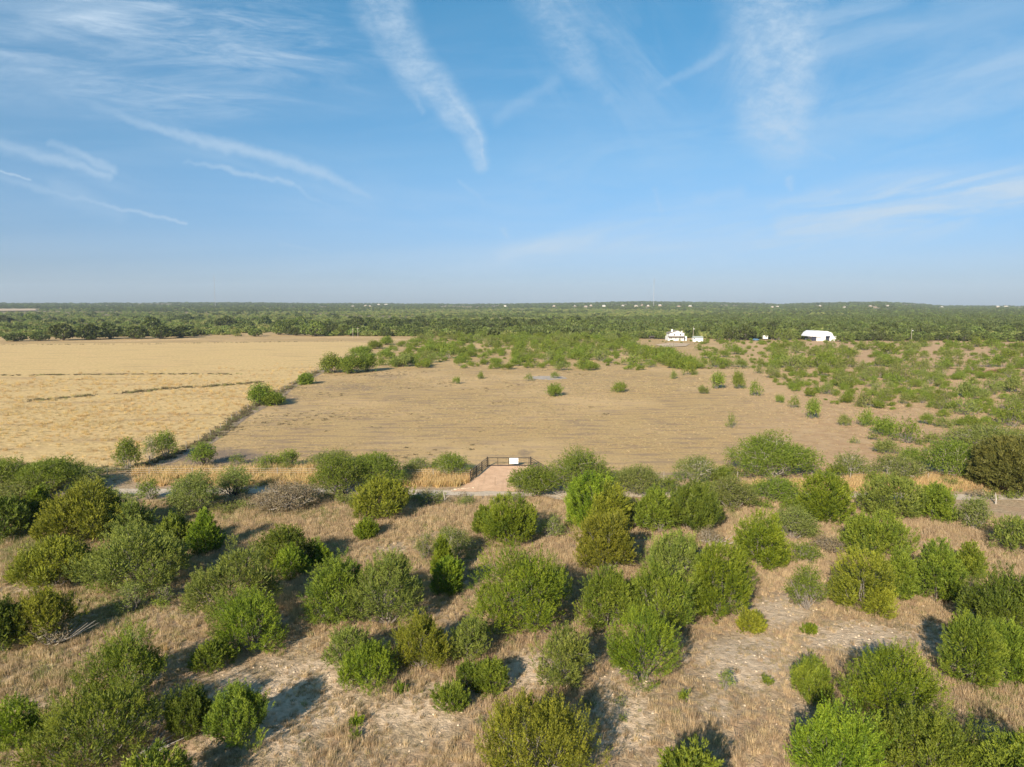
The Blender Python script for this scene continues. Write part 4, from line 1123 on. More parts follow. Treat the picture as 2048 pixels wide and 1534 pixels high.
# ------------------------------------------------------------------ grasses
def tuft(r, n, h, sp, w, lean=0.5, flat=0.0):
    a = r.uniform(0, 6.28, n); q = np.sqrt(r.uniform(0, 1, n)) * sp
    P = np.stack([np.cos(a) * q, np.sin(a) * q, np.zeros(n) - .02], 1)
    a2 = a + r.normal(0, .8, n)
    D = unit(np.stack([np.cos(a2) * lean * r.uniform(.2, 1.2, n), np.sin(a2) * lean * r.uniform(.2, 1.2, n), np.ones(n)], 1))
    V, Fc = leaves(P, D, h * r.uniform(.55, 1.15, n), w * r.uniform(.7, 1.3, n), r)
    return V, Fc, np.repeat(r.uniform(0, 1, n), 3)
gs = []
spots = [(620, 1362), (610, 1352), (905, 940), (330, 1300), (560, 1310), (580, 1318), (900, 962), (870, 960), (240, 1240), (1180, 860), (1230, 870), (300, 800)]
k = 0
for (nm, mt, n_, h, sp, w, ln) in [('dry_grass', 'red', 26, .42, .16, .022, .5), ('dry_grass', 'red', 34, .60, .20, .024, .35), ('dry_grass', 'tan', 26, .34, .18, .024, .7),
                                   ('dry_grass', 'gold', 30, .65, .25, .040, .45), ('dry_grass', 'green', 28, .45, .2, .03, .5), ('dry_grass', 'grey', 24, .25, .2, .03, .9),
                                   ('dark_weed', 'dark', 40, .38, .26, .05, .8)]:
    r = np.random.default_rng(40 + k)
    V, Fc, tint = tuft(r, n_, h, sp, w, ln)
    o = mesh_obj('grass_tuft', V, Fc, GRASS[mt], None, tint); o.location = at(*spots[k]); tag(o, kind='stuff')
    gs.append(o); k += 1

def zone_pts(n, d0, d1, half=41):
    u = rng.uniform(0, 1, n); D = np.sqrt(d0 ** 2 + u * (d1 ** 2 - d0 ** 2)); a = np.radians(rng.uniform(-half, half, n))
    X = D * np.sin(a); Y = D * np.cos(a); return X, Y, D
# near slope
n = 150000
X, Y, D = zone_pts(n, 22, 86)
Z = ground_z(X, Y); px, py = to_px(X, Y, Z)
pale = blobs(px, py, PALE); green = blobs(px, py, GREEN)
dn = np.clip(0.66 + 0.35 * wav(X, Y, 3.1, .7) + 0.3 * wav(X, Y, 1.1, 2.7) - 0.72 * pale, 0.06, 1)
keep = (rng.uniform(0, 1, n) < dn) & (py > 992 + px * .004)
u = rng.uniform(0, 1, n); gz = 0.5 + 0.5 * wav(X, Y, 4.7, 1.1)
idx = np.where(u < 0.34 * (0.4 + gz), 1, np.where(u < .72, 0, 2))
idx = np.where((px < 480) & (rng.uniform(0, 1, n) < .55), 2, idx)
idx = np.where(rng.uniform(0, 1, n) < green * .7 + 0.02, 4, idx)
idx = np.where(rng.uniform(0, 1, n) < 0.10, 5, idx)
idx = np.where((pale > .35) & (rng.uniform(0, 1, n) < .55), 5, idx)
s = rng.uniform(.45, 1.05, n) * (0.75 + 0.5 * gz) * (1 - 0.35 * pale) * (1 + smooth(40, 85, D) * .35)
scatter('slope_grass', np.stack([X, Y, Z], 1)[keep], rng.uniform(0, 6.28, keep.sum()), np.stack([s, s, s * rng.uniform(.7, 1.1, n)], 1)[keep], idx[keep], gs)
# verge between road and fences: tall golden grass
VERGE = [[(270, 942), (640, 934), (640, 966), (560, 972), (300, 972), (262, 960)], [(800, 950), (946, 946), (934, 966), (912, 974), (800, 974)], [(1440, 966), (1700, 962), (2060, 964), (2060, 984), (1440, 982)],
         [(1680, 955), (1950, 950), (1960, 982), (1690, 982)], [(1000, 1100), (1100, 1130), (1000, 1130)]]
V_ = []
for q, m in zip(VERGE[:4], (1100, 600, 700, 900)):
    V_ += scatter_in(q, m, 0.0, tries=m * 6)
V_ = np.array(V_); m = len(V_)
s = rng.uniform(.9, 2.0, m)
scatter('verge_grass', np.column_stack([V_, np.zeros(m)]), rng.uniform(0, 6.28, m), np.stack([s, s, s * .9], 1), rng.choice([3, 3, 3, 3, 2, 0, 4], m), gs)
# rest of the roadside strip and brown field: low mown tufts
n = 140000
X, Y, D = zone_pts(n, 84, 290, 40)
px, py = to_px(X, Y, 0.0)
gold = in_poly(px, py, GOLD_POLY)
keep = (py < 974) & (Y > 83) & ~in_poly(px, py, [(976, 928), (1061, 928), (1105, 955), (1130, 990), (880, 990), (935, 962), (955, 944)])
keep &= rng.uniform(0, 1, n) < np.clip(0.42 + .45 * wav(X, Y, 17.0, .3) + .3 * wav(X, Y, 5.1, 5.0) + .25 * wav(X, Y, 1.7, 3.0), .03, 1)
keep &= ~(gold & (rng.uniform(0, 1, n) < .35)) & ~(rng.uniform(0, 1, n) < smooth(140, 290, D))
fence_zone = (py > 930)
s = np.where(gold, rng.uniform(.7, 1.35, n), rng.uniform(.55, 1.35, n)) * (1 + smooth(90, 250, D) * .5)
sz = np.where(gold, s * .75, np.where(fence_zone, s * 1.0, s * .50))
idx = np.where(gold, rng.choice([3, 2, 2, 2], n), rng.choice([2, 2, 2, 5, 5, 0], n))
scatter('field_grass', np.stack([X, Y, np.zeros(n)], 1)[keep], rng.uniform(0, 6.28, keep.sum()), np.stack([s, s, sz], 1)[keep], idx[keep], gs)
# drifts of low grey weeds over the brown field
X, Y, D = zone_pts(60000, 92, 240, 36); px, py = to_px(X, Y, 0.0)
keep = ~in_poly(px, py, GOLD_POLY) & (py < 925) & (px < 1560 + (py - 740) * 1.0)
keep &= (wav(X, Y, 13.0, 1.3) + .6 * wav(X, Y, 4.3, 2.1) + .5 * smooth(1200, 600, px)) > 0.78
keep &= rng.uniform(0, 1, 60000) < .30
m = int(keep.sum()); s = rng.uniform(.5, 1.3, m)
scatter('field_weeds', np.stack([X, Y, 0 * X], 1)[keep], rng.uniform(0, 6.28, m), np.stack([s * 1.3, s * 1.3, s * .55], 1), rng.choice([5, 5, 6, 5], m), gs)
# dark weeds: drainage lines in the pasture, fence line, rim of the track
LINES = [([(45, 803), (90, 800), (150, 794), (200, 789), (270, 785), (330, 777), (400, 774), (460, 770), (520, 764)], 500, 1.2), ([(-20, 751), (100, 750), (250, 749), (400, 748), (470, 749)], 260, .8),
         ([(640, 740), (600, 762), (556, 786), (500, 818), (470, 838), (450, 856), (410, 880), (370, 900), (330, 915), (300, 930)], 1100, .8), ([(0, 690), (300, 688), (700, 682)], 260, 1.0),
         ([(1390, 737), (1700, 737), (2100, 738)], 300, .6), ([(0, 935), (210, 945), (300, 935)], 260, 1.0)]
P_ = []; S_ = []
for (ln, cnt, wd) in LINES:
    w3 = [at(*p) for p in ln]; seg = [(w3[i + 1] - w3[i]).length for i in range(len(w3) - 1)]; tot = sum(seg)
    for i, sg in enumerate(seg):
        c = int(cnt * sg / tot) + 1
        for _ in range(c):
            p = w3[i].lerp(w3[i + 1], rng.uniform())
            if 0.5 + 0.5 * float(wav(p.x, p.y, 6.0, .2)) < (.25 if cnt > 1000 else .33): continue
            P_.append((p.x + rng.normal() * wd, p.y + rng.normal() * wd, 0.0)); S_.append(rng.uniform(.7, 1.9))
S_ = np.array(S_)
scatter('weed_lines', np.array(P_), rng.uniform(0, 6.28, len(S_)), np.stack([S_, S_, S_ * .9], 1), rng.choice([6, 6, 6, 6, 5, 4], len(S_)), gs)
# knee high regrowth through the brushy parts of the fields
X = []; 
for poly, cnt, md in ((POLY_A, 420, 1.6), (POLY_B1, 260, 2.0), (POLY_B2, 260, 1.6), ([(1380, 690), (1250, 680), (2100, 684), (2100, 695)], 160, 2.0)):
    X += [(x, y, poly is POLY_A) for x, y in scatter_in(poly, cnt, md)]
X = np.array(X, dtype=float); inA = X[:, 2] > .5; X = X[:, :2]; m = len(X); sc_ = np.where(inA, rng.uniform(.2, .95, m), rng.uniform(.12, .6, m))
scatter('low_regrowth', np.column_stack([X, np.zeros(m)]), rng.uniform(0, 6.28, m), np.stack([sc_, sc_, sc_ * 1.25], 1), rng.integers(0, 3, m), [pm[k_][0] for k_ in list(pm)[:3]])
# stones on the bare patches
r = np.random.default_rng(5)
def stone(r, s):
    a = np.linspace(0, 2 * math.pi, 7)[:-1]
    V = [(math.cos(t) * s * r.uniform(.7, 1.1), math.sin(t) * s * r.uniform(.6, 1.0), -.02) for t in a] + [(math.cos(t) * s * .6 * r.uniform(.7, 1.1), math.sin(t) * s * .6 * r.uniform(.7, 1), s * .5 * r.uniform(.7, 1.2)) for t in a]
    Fc = [(i, (i + 1) % 6, 6 + (i + 1) % 6, 6 + i) for i in range(6)] + [tuple(range(6, 12))]
    return V, Fc
LIME = simple_mat('limestone', (0.62, 0.50, 0.36), 0.9, 0.2, 5.0, 0.3)
V, Fc = stone(r, .07)
so = mesh_obj('loose_stone', np.array(V), Fc, LIME); so.location = at(620, 1380); tag(so, kind='stuff')
n = 26000; X, Y, D = zone_pts(n, 22, 75); Z = ground_z(X, Y); px, py = to_px(X, Y, Z)
keep = rng.uniform(0, 1, n) < blobs(px, py, PALE) * .4
s = rng.uniform(.25, 1.3, n) ** 1.5
scatter('loose_stones', np.stack([X, Y, Z], 1)[keep], rng.uniform(0, 6.28, keep.sum()), np.stack([s, s, s], 1)[keep], np.zeros(keep.sum()), [so])
for i in range(16):
    P = at(905 + i * 2.8 + rng.uniform(-1, 1), 980 - i * .25 + rng.uniform(-.6, .6)); P.z = 0.04
    V, Fc = stone(np.random.default_rng(60 + i), rng.uniform(.09, .2))
    o = mesh_obj('limestone_rock', np.array(V), Fc, LIME); o.location = P
    tag(o, 'pale limestone rock in the short row along the road left of the driveway', 'rock', 'limestone rocks at the driveway')

# ------------------------------------------------------------------ gate, fences, sign
BLACK = simple_mat('black_pipe_paint', (0.018, 0.016, 0.015), 0.45, 0.2, 5.0, spec=0.5)
WHITE = simple_mat('white_paint', (0.80, 0.80, 0.79), 0.5, 0.04, 3.0)
RUST = simple_mat('rusty_steel', (0.13, 0.085, 0.06), 0.8, 0.3, 20.0)
GL = at(975, 933); GR = at(1061, 933); GY = GL.y; GH = 1.28
GL.z = GR.z = 0
def pipe_panel(root, a, b, h, rails, posts=2, npick=None):
    """posts, rails and pickets of a welded pipe fence between a and b in root space"""
    d = b - a; L = d.length
    for i in range(posts):
        p = a.lerp(b, i / (posts - 1)); m = MB(); m.tube([(p.x, p.y, -.3), (p.x, p.y, h + .06)], .06, 8); m.build('post', BLACK, root)
    for z in rails:
        m = MB(); m.tube([(a.x, a.y, z), (b.x, b.y, z)], .034, 6); m.build('rail', BLACK, root)
    for i in range(npick or 0):
        p = a.lerp(b, (i + .5) / npick); m = MB(); m.tube([(p.x, p.y, .1), (p.x, p.y, h)], .011, 4, False); m.build('picket', BLACK, root)
gt = empty('pipe_gate', GL); tag(gt, 'black steel pipe gate across the gravel driveway', 'gate')
W = (GR - GL).length; gd = (GR - GL).normalized()
m = MB()
for (z0, z1) in ((.12, .22), (GH - .10, GH)):
    m.box(.06, -.03, z0, W - .06, .03, z1)
m.build('frame', BLACK, gt)
for q in (.03, .24, .5 - .005, .71, .965):
    m = MB(); m.box(W * q - .035, -.028, .191, W * q + .035, .028, GH - .081); m.build('upright', BLACK, gt)
for q in (0, 1):
    m = MB(); m.tube([(W * q, .0, -.3), (W * q, .0, GH + .12)], .055, 10); m.build('gate_post', BLACK, gt)
for z in (.36, .55, .74, .93, 1.08):
    m = MB(); m.box(.06, .032, z, W - .06, .040, z + .012); m.build('wire', RUST, gt)
for (a, b, lab) in ((GL, at(941, 962), 'black pipe wing fence running from the gate towards the road, left of the driveway'), (GR, at(1108, 962), 'black pipe wing fence behind the big mesquite, right of the driveway')):
    b.z = 0
    wf = empty('wing_fence', a); tag(wf, lab, 'fence')
    v = b - a; e = v.normalized() * .16
    pipe_panel(wf, e, v, GH, (.14, .42, .70, .98, GH), 4, 26)
# sign on the gate
sg = empty('sign', GL + gd * (W * .50) + Vector((.06, -.10, .42))); tag(sg, 'white metal sign board hung on the middle of the black gate', 'sign')
m = MB(); m.box(0, -.012, 0, 1.22, .012, .80); m.build('board', WHITE, sg)
DK = simple_mat('sign_ink', (0.03, 0.03, 0.035), 0.6, 0.1); BL = simple_mat('sign_ink_blue', (0.45, 0.50, 0.70), 0.6, 0.1)
for (x0, x1, mt) in ((.02, .16, DK), (.36, .56, DK), (.68, .82, BL), (1.02, 1.20, DK)):
    m = MB(); m.box(x0, -.016, .22, x1, -.0125, .30); m.build('print_mark', mt, sg)
m = MB(); m.box(.36, -.016, .48, .60, -.0125, .58); m.build('print_mark', BL, sg)
# stake in the driveway
P = at(990, 972); P.z = .08
st = empty('marker_stake', P); tag(st, 'thin brown stake standing in the gravel driveway', 'stake')
m = MB(); m.tube([(0, 0, -.2), (0.02, 0, 1.0)], [.03, .022], 6); m.build('shaft', RUST, st); m = MB(); m.tube([(.02, 0, 1.001), (.02, 0, 1.05)], [.035, .02], 6); m.build('cap', RUST, st)

WOOD = simple_mat('weathered_post', (0.30, 0.26, 0.21), 0.95, 0.3, 12.0, .4)
WIRE = simple_mat('fence_wire', (0.25, 0.24, 0.23), 0.5, 0.1, metal=.8)
def wire_fence(pix, step, lab, skip=None, h=1.25):
    pts = [at(*p) for p in pix]
    for p in pts: p.z = 0
    t = empty('wire_fence', pts[0]); tag(t, lab, 'fence'); o0 = pts[0]
    proto = None; m = MB(); m.tube([(0, 0, -.3), (0, 0, h)], [.06, .05], 6)
    allp = []
    for i in range(len(pts) - 1):
        L = (pts[i + 1] - pts[i]).length; k = max(1, int(L / step))
        for j in range(k):
            allp.append(pts[i].lerp(pts[i + 1], j / k))
    allp.append(pts[-1])
    for p in allp:
        if proto is None: proto = m.build('post', WOOD, t); q = proto
        else: q = link_copy(proto, t)
        q.location = p - o0 + Vector((rng.normal() * .03, rng.normal() * .03, rng.normal() * .04)); q.rotation_euler = (rng.normal() * .03, rng.normal() * .03, rng.uniform(0, 6))
    for z in (.3, .6, .88, 1.14):
        w = MB(); w.tube([(p.x - o0.x, p.y - o0.y, z + rng.normal() * .01) for p in allp], .008, 3, False); w.build('wire', WIRE, t)
wire_fence([(300, 929), (372, 898), (442, 860), (482, 826), (562, 784), (642, 738), (702, 708)], 4.5, 'wire fence along the dark weed line between golden pasture and brown field')
wire_fence([(-40, 952), (300, 954), (640, 954), (941, 958)], 4.5, 'wire fence through the roadside brush left of the gate')
wire_fence([(1108, 962), (1400, 962), (1700, 964), (2090, 968)], 4.5, 'wire fence through the roadside brush right of the gate')
wire_fence([(1392, 736), (1700, 736), (2090, 737)], 7.0, 'wire fence along the straight row of mesquites on the right')

# dead snags and posts
def snag(px_, py_, h, fork, lab, nm='dead_stump', r_=.10):
    P = at(px_, py_); t = empty(nm, P); tag(t, lab, 'stump')
    m = MB(); m.tube([(0, 0, -.15), (.03, 0, h * .4), (-.04, .02, h * .75), (-.12, 0, h)], [r_, r_ * .8, r_ * .65, r_ * .35], 7); m.build('trunk', BARK_PALE, t)
    for (dx, dz) in fork:
        m = MB(); m.tube([(0, 0, h * .25), (dx * .5, .1, h * .25 + dz * .4), (dx, .05, h * .25 + dz)], [r_ * .5, r_ * .35, r_ * .12], 5); m.build('branch', BARK_PALE, t)
snag(889, 1006, 1.3, [(.35, .5), (.8, .9)], 'white forked dead stump just below the road, left of the driveway')
snag(988, 1008, .9, [(.3, .4)], 'short pale stump at the near side of the road below the driveway')
snag(1991, 1008, 1.3, [], 'grey upright fence post stub by the road near the right edge', 'post_stub')
P = at(870, 1002)
for (px_, py_, lab, L, a0) in ((95, 1292, 'fallen grey dead branch in dry grass beside the olive juniper, left', 3.0, .6), (1425, 1092, 'fallen pale dead branches between junipers right of centre', 2.6, .2),
                               (1135, 1003, 'heap of pale dead limbs under the big wide mesquite', 3.2, 2.6), (270, 1518, 'bare grey limbs lying under the sprawling bottom left juniper', 2.6, .3),
                               (1560, 1002, 'pale dead branch on the road verge right of centre', 3.0, .4)):
    P = at(px_, py_); t = empty('dead_branch', P); tag(t, lab, 'branch')
    r = np.random.default_rng(int(px_))
    for k in range(7):
        a = a0 + r.normal() * .5; l = L * r.uniform(.5, 1)
        m = MB(); m.tube([(0, 0, .1), (math.cos(a) * l * .5, math.sin(a) * l * .5, .25 + r.uniform(0, .3)), (math.cos(a + .3) * l, math.sin(a + .3) * l, .3 + r.uniform(-.1, .8))], [.05, .035, .01], 4, False); m.build('limb', BARK_PALE, t)
# brush heap far right
P = at(1992, 745); t = empty('brush_heap', P); tag(t, 'low rust brown heap of cut brush on bare soil, far right', 'brush pile')
r = np.random.default_rng(77); k = 900; q = unit(r.normal(size=(k, 3))) * (r.uniform(0, 1, (k, 1)) ** .5) * np.array([3.6, 2.2, 1.2]); q[:, 2] = abs(q[:, 2])
V, Fc = leaves(q, unit(r.normal(size=(k, 3)) * np.array([1, 1, .5])), r.uniform(.5, 1.3, k), np.full(k, .08), r)
mesh_obj('twigs', V, Fc, simple_mat('rust_twigs', (0.22, 0.12, 0.07), .9), t)

# ------------------------------------------------------------------ buildings
WALL = simple_mat('white_siding', (0.74, 0.74, 0.72), 0.6, 0.03, 1.0)
ROOFG = simple_mat('grey_brown_roof', (0.24, 0.21, 0.18), 0.8, 0.2, 1.0)
METAL = simple_mat('white_roof_metal', (0.72, 0.73, 0.76), 0.45, 0.03, 1.0, spec=.5)
GLASS = simple_mat('dark_window', (0.03, 0.035, 0.045), 0.15, 0.1, spec=.6)
DARKIN = simple_mat('opening_shade_paint', (0.035, 0.04, 0.065), 0.9, 0.2)  # near-black fill, paints the shade inside the carport and barn bays
ROOFGR = simple_mat('grey_green_roof', (0.30, 0.33, 0.30), 0.8, 0.1)

def pxm(P): return depth_of(P) / F
P = at(1354, 681.5); s = pxm(P)
hs = empty('farmhouse', P); tag(hs, 'white two storey farmhouse with low gable and grey porch roof at the tree line', 'house')
w2 = 15.5 * s; e1 = 8.6 * s; e2 = 15.0 * s; rg = 20.0 * s; dp = 9.0
m = MB(); m.box(-17.5 * s, 0, -.5, 14 * s, dp, e1); m.build('ground_storey', WALL, hs)
m = MB(); b = len(m.v)
x0, x1 = -15 * s, 14.6 * s; xm = (x0 + x1) / 2 + 1.0 * s
fr = [(x0, .6, e1 + .05), (x1, .6, e1 + .05), (x1, .6, e2), (xm, .6, rg), (x0, .6, e2)]
bk_ = [(x, dp, z) for x, _, z in fr]
m.v += fr + bk_; m.f += [(0, 1, 2, 3, 4), (9, 8, 7, 6, 5), (0, 5, 6, 1), (1, 6, 7, 2), (4, 9, 5, 0)]; m.build('upper_storey', WALL, hs)
m = MB(); t_ = .22
for (a, b2) in (((x0 - .5, e2 - .2), (xm, rg + .05)), ((xm, rg + .05), (x1 + .5, e2 - .2))):
    k = len(m.v)
    for y in (.1, dp + .4):
        m.v += [(a[0], y, a[1]), (b2[0], y, b2[1]), (b2[0], y, b2[1] + t_), (a[0], y, a[1] + t_)]
    m.f += [(k, k + 1, k + 2, k + 3), (k + 7, k + 6, k + 5, k + 4), (k, k + 4, k + 5, k + 1), (k + 3, k + 2, k + 6, k + 7), (k, k + 3, k + 7, k + 4), (k + 1, k + 5, k + 6, k + 2)]
rf = m.build('roof', ROOFG, hs)
m = MB(); m.box(x0 + 1.5, 2, rg - 2.2, x0 + 2.4, 2.9, rg + .9); m.build('chimney', WALL, rf)
m = MB(); m.box(x1 - 1.6, 2, rg - 2.4, x1 - .9, 2.7, rg - .2); m.build('chimney', WALL, rf)
m = MB(); k = len(m.v); m.v += [(-18.5 * s, -1.6, e1 - .35), (15 * s, -1.6, e1 - .35), (15 * s, .58, e1 + .45), (-18.5 * s, .58, e1 + .45), (-18.5 * s, -1.6, e1 - .5), (15 * s, -1.6, e1 - .5), (15 * s, .58, e1 + .3), (-18.5 * s, .58, e1 + .3)]
m.f += [(0, 1, 2, 3), (7, 6, 5, 4), (0, 4, 5, 1), (1, 5, 6, 2), (2, 6, 7, 3), (3, 7, 4, 0)]; m.build('porch_roof', ROOFG, hs)
for (x, z, y) in ((-5.5, 10.5, .6), (7.0, 10.5, .6), (-14.5, 4.2, 0), (-11.5, 4.2, 0), (-2.5, 4.4, 0), (6, 4.4, 0), (10, 4.4, 0)):
    m = MB(); m.box(x * s - .45, y - .03, z * s - .1, x * s + .45, y + .1, z * s + 1.3); wn = m.build('window', WALL, hs)
    m = MB(); m.box(x * s - .36, y - .045, z * s, x * s + .36, y - .032, z * s + 1.2); m.build('pane', GLASS, wn)
m = MB(); m.box(17 * s, 1.5, -.5, 20.5 * s, 6, 8.6 * s); m.build('side_wing', WALL, hs)
m = MB(); m.box(14.05 * s, 1.6, -.5, 16.9 * s, 5.8, 5.0 * s); m.build('carport_shade_block', DARKIN, hs)  # solid block, its dark colour stands for the shade under the carport

P = at(1396, 683.5); s = pxm(P)
sh = empty('shed', P); tag(sh, 'small white shed with grey green roof right of the white farmhouse', 'shed')
m = MB(); m.box(-9 * s, 0, -.3, 10 * s, 4.5, 7.5 * s); m.build('wall', WALL, sh)
m = MB(); k = 0; m.v += [(-9.4 * s, -.3, 7.45 * s), (10.4 * s, -.3, 7.45 * s), (10.4 * s, 2.2, 11 * s), (-9.4 * s, 2.2, 11 * s), (10.4 * s, 4.8, 7.45 * s), (-9.4 * s, 4.8, 7.45 * s)]
m.f += [(0, 1, 2, 3), (3, 2, 4, 5), (0, 3, 5), (1, 4, 2)]; m.build('roof', ROOFGR, sh)
m = MB(); m.box(-8.0 * s, -.03, 5.2 * s, -6 * s, -.004, 7.0 * s); m.build('window', GLASS, sh)

# the white barn with a hipped gambrel roof
P = at(1648, 682); s = pxm(P)
bn = empty('barn', P); tag(bn, 'large white metal barn with rounded gambrel roof and dark open bays', 'barn')
prof = [(-29, 9.2), (-24, 16.5), (-17.5, 20.3), (7, 19.2), (15, 16.0), (19.5, 8.0)]
prof = [(x * s, z * s) for x, z in prof]
m = MB(); n_ = len(prof); dB = 14.0
m.v += [(x, 0, z) for x, z in prof] + [(x * .98, dB, z) for x, z in prof]
m.f += [tuple(range(n_))[::-1], tuple(range(n_, 2 * n_))] + [(i, i + 1, n_ + i + 1, n_ + i) for i in range(n_ - 1)] + [(n_ - 1, 0, n_, 2 * n_ - 1)]
m.build('roof', METAL, bn)
m = MB(); m.box(-14.5 * s, .25, -.5, 3.0 * s, dB - .3, 9.15 * s); m.build('wall', WALL, bn)
m = MB(); m.box(11.5 * s, .25, -.5, 19.0 * s, dB - .3, 8.0 * s); m.build('wall', WALL, bn)
m = MB(); m.box(3.05 * s, .9, -.5, 11.45 * s, 1.2, 9.0 * s); m.build('bay_shade_panel', DARKIN, bn)  # dark panel closing the bay, inner shade painted as its colour
m = MB(); m.box(3.0 * s, -.06, 7.5 * s, 11.5 * s, -.004, 10.3 * s); m.build('bay_shade', DARKIN, bn)  # dark strip carrying the painted bay shade up over the barn front
m = MB(); m.box(-23 * s, 1.0, -.5, -14.6 * s, 1.3, 9.0 * s); m.build('bay_shade_panel', DARKIN, bn)  # second dark panel, shade of the left bay painted on
m = MB(); m.box(-22.5 * s, -.06, 6.9 * s, -6.5 * s, -.004, 8.0 * s) if False else m.box(-14.5 * s, .16, 6.9 * s, -6.5 * s, .24, 8.2 * s); m.build('dark_window_band', GLASS, bn)
m = MB(); m.box(19.05 * s, .5, -.5, 26.5 * s, 6, 6.6 * s); m.build('lean_to', WALL, bn)
m = MB(); m.box(18.9 * s, .3, 6.62 * s, 27 * s, 6.3, 9.0 * s); m.build('lean_to_roof', simple_mat('grey_metal', (.42, .42, .42)), bn)

P = at(1304, 678.5); s = pxm(P)
cp_ = empty('open_shelter', P); tag(cp_, 'small dark open shelter left of the white farmhouse', 'shelter')
m = MB(); m.box(-4.8 * s, 0, 5.2 * s, 4.8 * s, 4, 6.4 * s); m.build('roof', simple_mat('dark_roof', (.09, .08, .08)), cp_)
m = MB(); m.box(-4 * s, 2, -.2, 4 * s, 3.6, 5.15 * s); m.build('back_wall', BARK_DARK, cp_)
for x in (-4.4, 4.4):
    m = MB(); m.box(x * s - .1, .1, -.2, x * s + .1, .3, 5.15 * s); m.build('post', BARK_DARK, cp_)

CARM = {'blue': simple_mat('car_paint_blue', (.10, .20, .33), .35, .05, spec=.6), 'white': simple_mat('car_paint_white', (.7, .7, .68), .35, .03, spec=.6),
        'teal': simple_mat('canopy_teal', (.05, .22, .19), .6), 'silver': simple_mat('car_paint_silver', (.45, .48, .5), .35, .05, spec=.6)}
TYRE = simple_mat('tyre', (.02, .02, .02), .9)
def car(px_, py_, col, lab, rz):
    P = at(px_, py_); t = empty('parked_car', P, rz); tag(t, lab, 'car')
    prof = [(-2.3, .35), (-2.3, .85), (-1.5, .95), (-.9, 1.48), (.9, 1.5), (1.6, 1.0), (2.3, .9), (2.3, .35)]
    m = MB(); n_ = len(prof); m.v += [(x, -.88, z) for x, z in prof] + [(x, .88, z) for x, z in prof]
    m.f += [tuple(range(n_)), tuple(range(n_, 2 * n_))[::-1]] + [(i, n_ + i, n_ + (i + 1) % n_, (i + 1) % n_) for i in range(n_)]
    m.build('body', CARM[col], t)
    m = MB(); m.v += [(-1.3, -.9, 1.0), (1.4, -.9, 1.0), (.8, -.9, 1.4), (-.8, -.9, 1.4), (-1.3, .9, 1.0), (1.4, .9, 1.0), (.8, .9, 1.4), (-.8, .9, 1.4)]; m.f += [(0, 1, 2, 3), (7, 6, 5, 4), (3, 2, 6, 7), (0, 4, 5, 1), (0, 3, 7, 4), (1, 5, 6, 2)]; m.build('side_windows', GLASS, t)
    for x in (-1.45, 1.45):
        for y in (-.80, .80):
            m = MB(); m.tube([(x, y - .12, .33), (x, y + .12, .33)], .34, 12); m.build('wheel', TYRE, t)
car(1511, 681.5, 'blue', 'blue car parked under the oaks between shed and barn', .1)
car(1560, 680, 'white', 'white car parked under the trees nearer the barn', .5)
P = at(1509, 678.5); s = pxm(P); t = empty('teal_canopy', P); tag(t, 'teal canopy over the blue parked car', 'canopy')
m = MB(); m.box(-7 * s, 0, 4.6 * s, 6 * s, 3, 5.6 * s); m.build('cover', CARM['teal'], t)
for x in (-6.5, 5.5):
    m = MB(); m.box(x * s - .06, .1, 0, x * s + .06, .2, 4.58 * s); m.build('pole', BARK_DARK, t)
P = at(1531, 679.5); t = empty('white_trailer', P); tag(t, 'small boxy white trailer between the two parked cars', 'trailer')
m = MB(); m.box(-1.5, 0, .6, 1.5, 2, 2.9); m.build('body', CARM['white'], t)
for x in (-.6, .6):
    m = MB(); m.tube([(x, -.1, .3), (x, .12, .3)], .3, 10); m.build('wheel', TYRE, t)
P = at(1613, 680); t = empty('stock_tank', P); tag(t, 'pale round stock tank left of the barn', 'tank')
m = MB(); m.tube([(0, 0, 0), (0, 0, 1.1)], 1.1, 16); m.build('body', CARM['silver'], t); m = MB(); m.tube([(0, 0, 1.101), (0, 0, 1.16)], 1.14, 16); m.build('rim', CARM['silver'], t)

def pole(px_, py_, ptop, lab, lamp=True):
    P = at(px_, py_); s = pxm(P); t = empty('light_pole', P); tag(t, lab, 'pole'); h = (py_ - ptop) * s
    m = MB(); m.tube([(0, 0, -.5), (0, 0, h)], [.16, .11], 8); m.build('shaft', simple_mat('pole_wood', (.34, .30, .25)), t)
    m = MB(); m.tube([(0, -.1, h * .82), (.1, -.9, h * .84)], .05, 5); m.build('lamp_arm', CARM['silver'], t)
    m = MB(); m.tube([(.1, -1.1, h * .80), (.1, -.95, h * .86)], [.35, .18], 8); m.build('lamp_head', CARM['white'], t)
pole(1386, 681, 653, 'wooden pole with a white lamp between the farmhouse and the shed')
pole(1822, 682, 657, 'wooden pole with a white lamp at the tree line right of the barn')
for (px_, py_, pt_, lab) in ((706, 672, 655, 'left one of two thin pale poles at the tree line behind the golden pasture'), (716, 672, 652, 'right one of two thin pale poles at the tree line behind the golden pasture')):
    P = at(px_, py_ + 3); s = pxm(P); t = empty('utility_pole', P); tag(t, lab, 'pole'); h = (py_ - pt_) * s
    m = MB(); m.tube([(0, 0, -.5), (0, 0, h)], [.15, .1], 6); m.build('shaft', BARK_PALE, t); m = MB(); m.box(-.8, -.17, h - .7, .8, -.12, h - .55); m.build('crossarm', BARK_PALE, t)

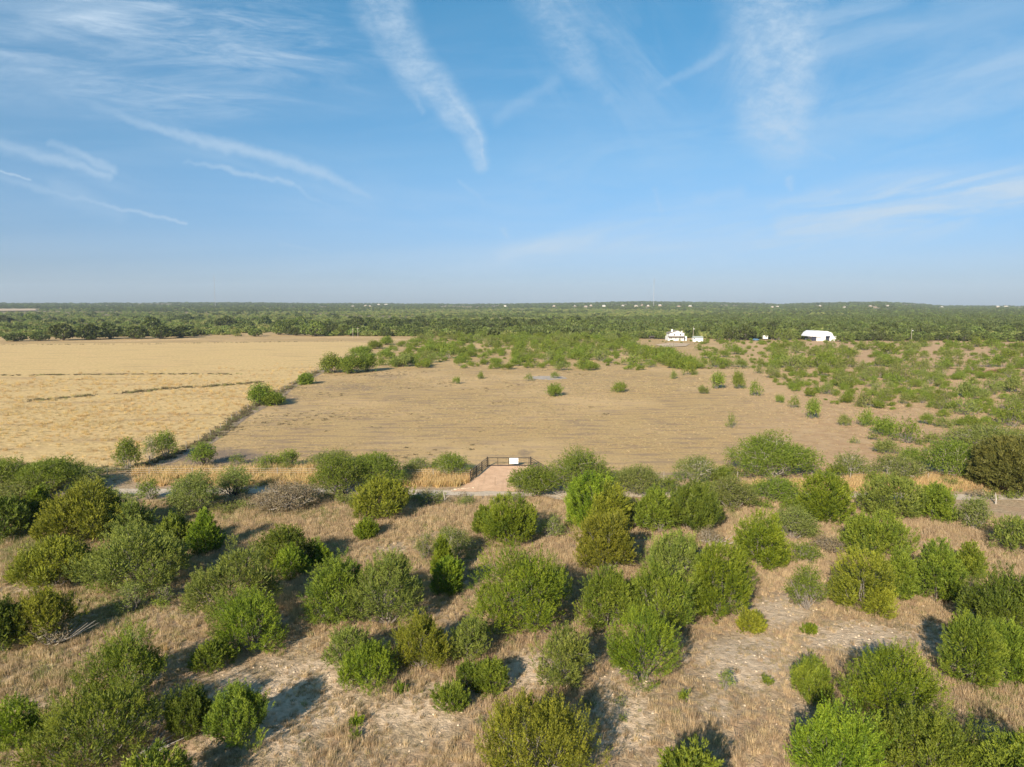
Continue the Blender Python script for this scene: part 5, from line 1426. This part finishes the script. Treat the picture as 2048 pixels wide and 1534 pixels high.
# houses on the far ridge
FW = [simple_mat('far_wall_' + n, c, .7, .05) for n, c in (('white', (.66, .62, .56)), ('cream', (.52, .43, .33)), ('tan', (.42, .32, .23)))]
FR = [simple_mat('far_roof_' + n, c, .8, .1) for n, c in (('pale', (.40, .36, .31)), ('brown', (.20, .16, .13)), ('white', (.50, .49, .46)))]
for i, P in enumerate(HOUSES):
    D_ = math.hypot(P.x, P.y); sc_ = D_ / 4500
    w = rng.uniform(5, 11) * max(.6, sc_); hh = rng.uniform(2.5, 5.5) * max(.8, sc_); dp = 10
    t = empty('distant_house', P, float(rng.uniform(-.35, .35))); tag(t, 'tiny pale house among the trees on the far horizon', 'house', 'houses on the far horizon')
    m = MB(); m.box(-w, 0, -3, w, dp, hh); m.build('wall', FW[int(rng.choice([0, 1, 2, 2]))], t)
    m = MB(); m.v += [(-w - .6, -.6, hh - .05), (w + .6, -.6, hh - .05), (w + .6, dp + .6, hh - .05), (-w - .6, dp + .6, hh - .05), (-w + 2, dp / 2, hh + 3), (w - 2, dp / 2, hh + 3)]
    m.f += [(0, 1, 5, 4), (1, 2, 5), (2, 3, 4, 5), (3, 0, 4), (3, 2, 1, 0)]; m.build('roof', FR[int(rng.choice([0, 1, 2]))], t)
# guyed masts
for (px_, pt_, lab) in ((431, 548, 'thin tall radio mast on the horizon, left part'), (1307, 553, 'thin faint radio mast on the horizon, right of centre')):
    P = at(px_, 614.5); s = pxm(P); h = (610 - pt_) * s
    t = empty('radio_mast', P); tag(t, lab, 'mast')
    m = MB(); m.tube([(0, 0, 0), (0, 0, h)], .75, 4); m.build('lattice', simple_mat('mast_steel', (.35, .35, .37), .6), t)
    m = MB()
    for a in (0, 2.1, 4.2):
        for q in (.5, .95): m.tube([(math.cos(a) * h * .5, math.sin(a) * h * .5, 0), (0, 0, h * q)], .06, 3, False)
    m.build('guy_wires', WIRE, t)

# ------------------------------------------------------------------ the air
mb = MB(); mb.box(-9700, -9700, -4, 9700, 9700, 330)
haze = mesh_obj('haze', np.array(mb.v), mb.f, None); tag(haze, kind='stuff')
hm = bpy.data.materials.new('haze'); hm.use_nodes = True; g = NG(hm.node_tree); g.n.clear()
out = g.new('ShaderNodeOutputMaterial'); pv = g.new('ShaderNodeVolumePrincipled')
pv.inputs['Color'].default_value = (0.72, 0.86, 1.0, 1); pv.inputs['Density'].default_value = HAZE; pv.inputs['Anisotropy'].default_value = 0.0
g.l.new(pv.outputs[0], out.inputs['Volume']); haze.data.materials.append(hm)
hm.cycles.homogeneous_volume = True if hasattr(hm.cycles, 'homogeneous_volume') else None
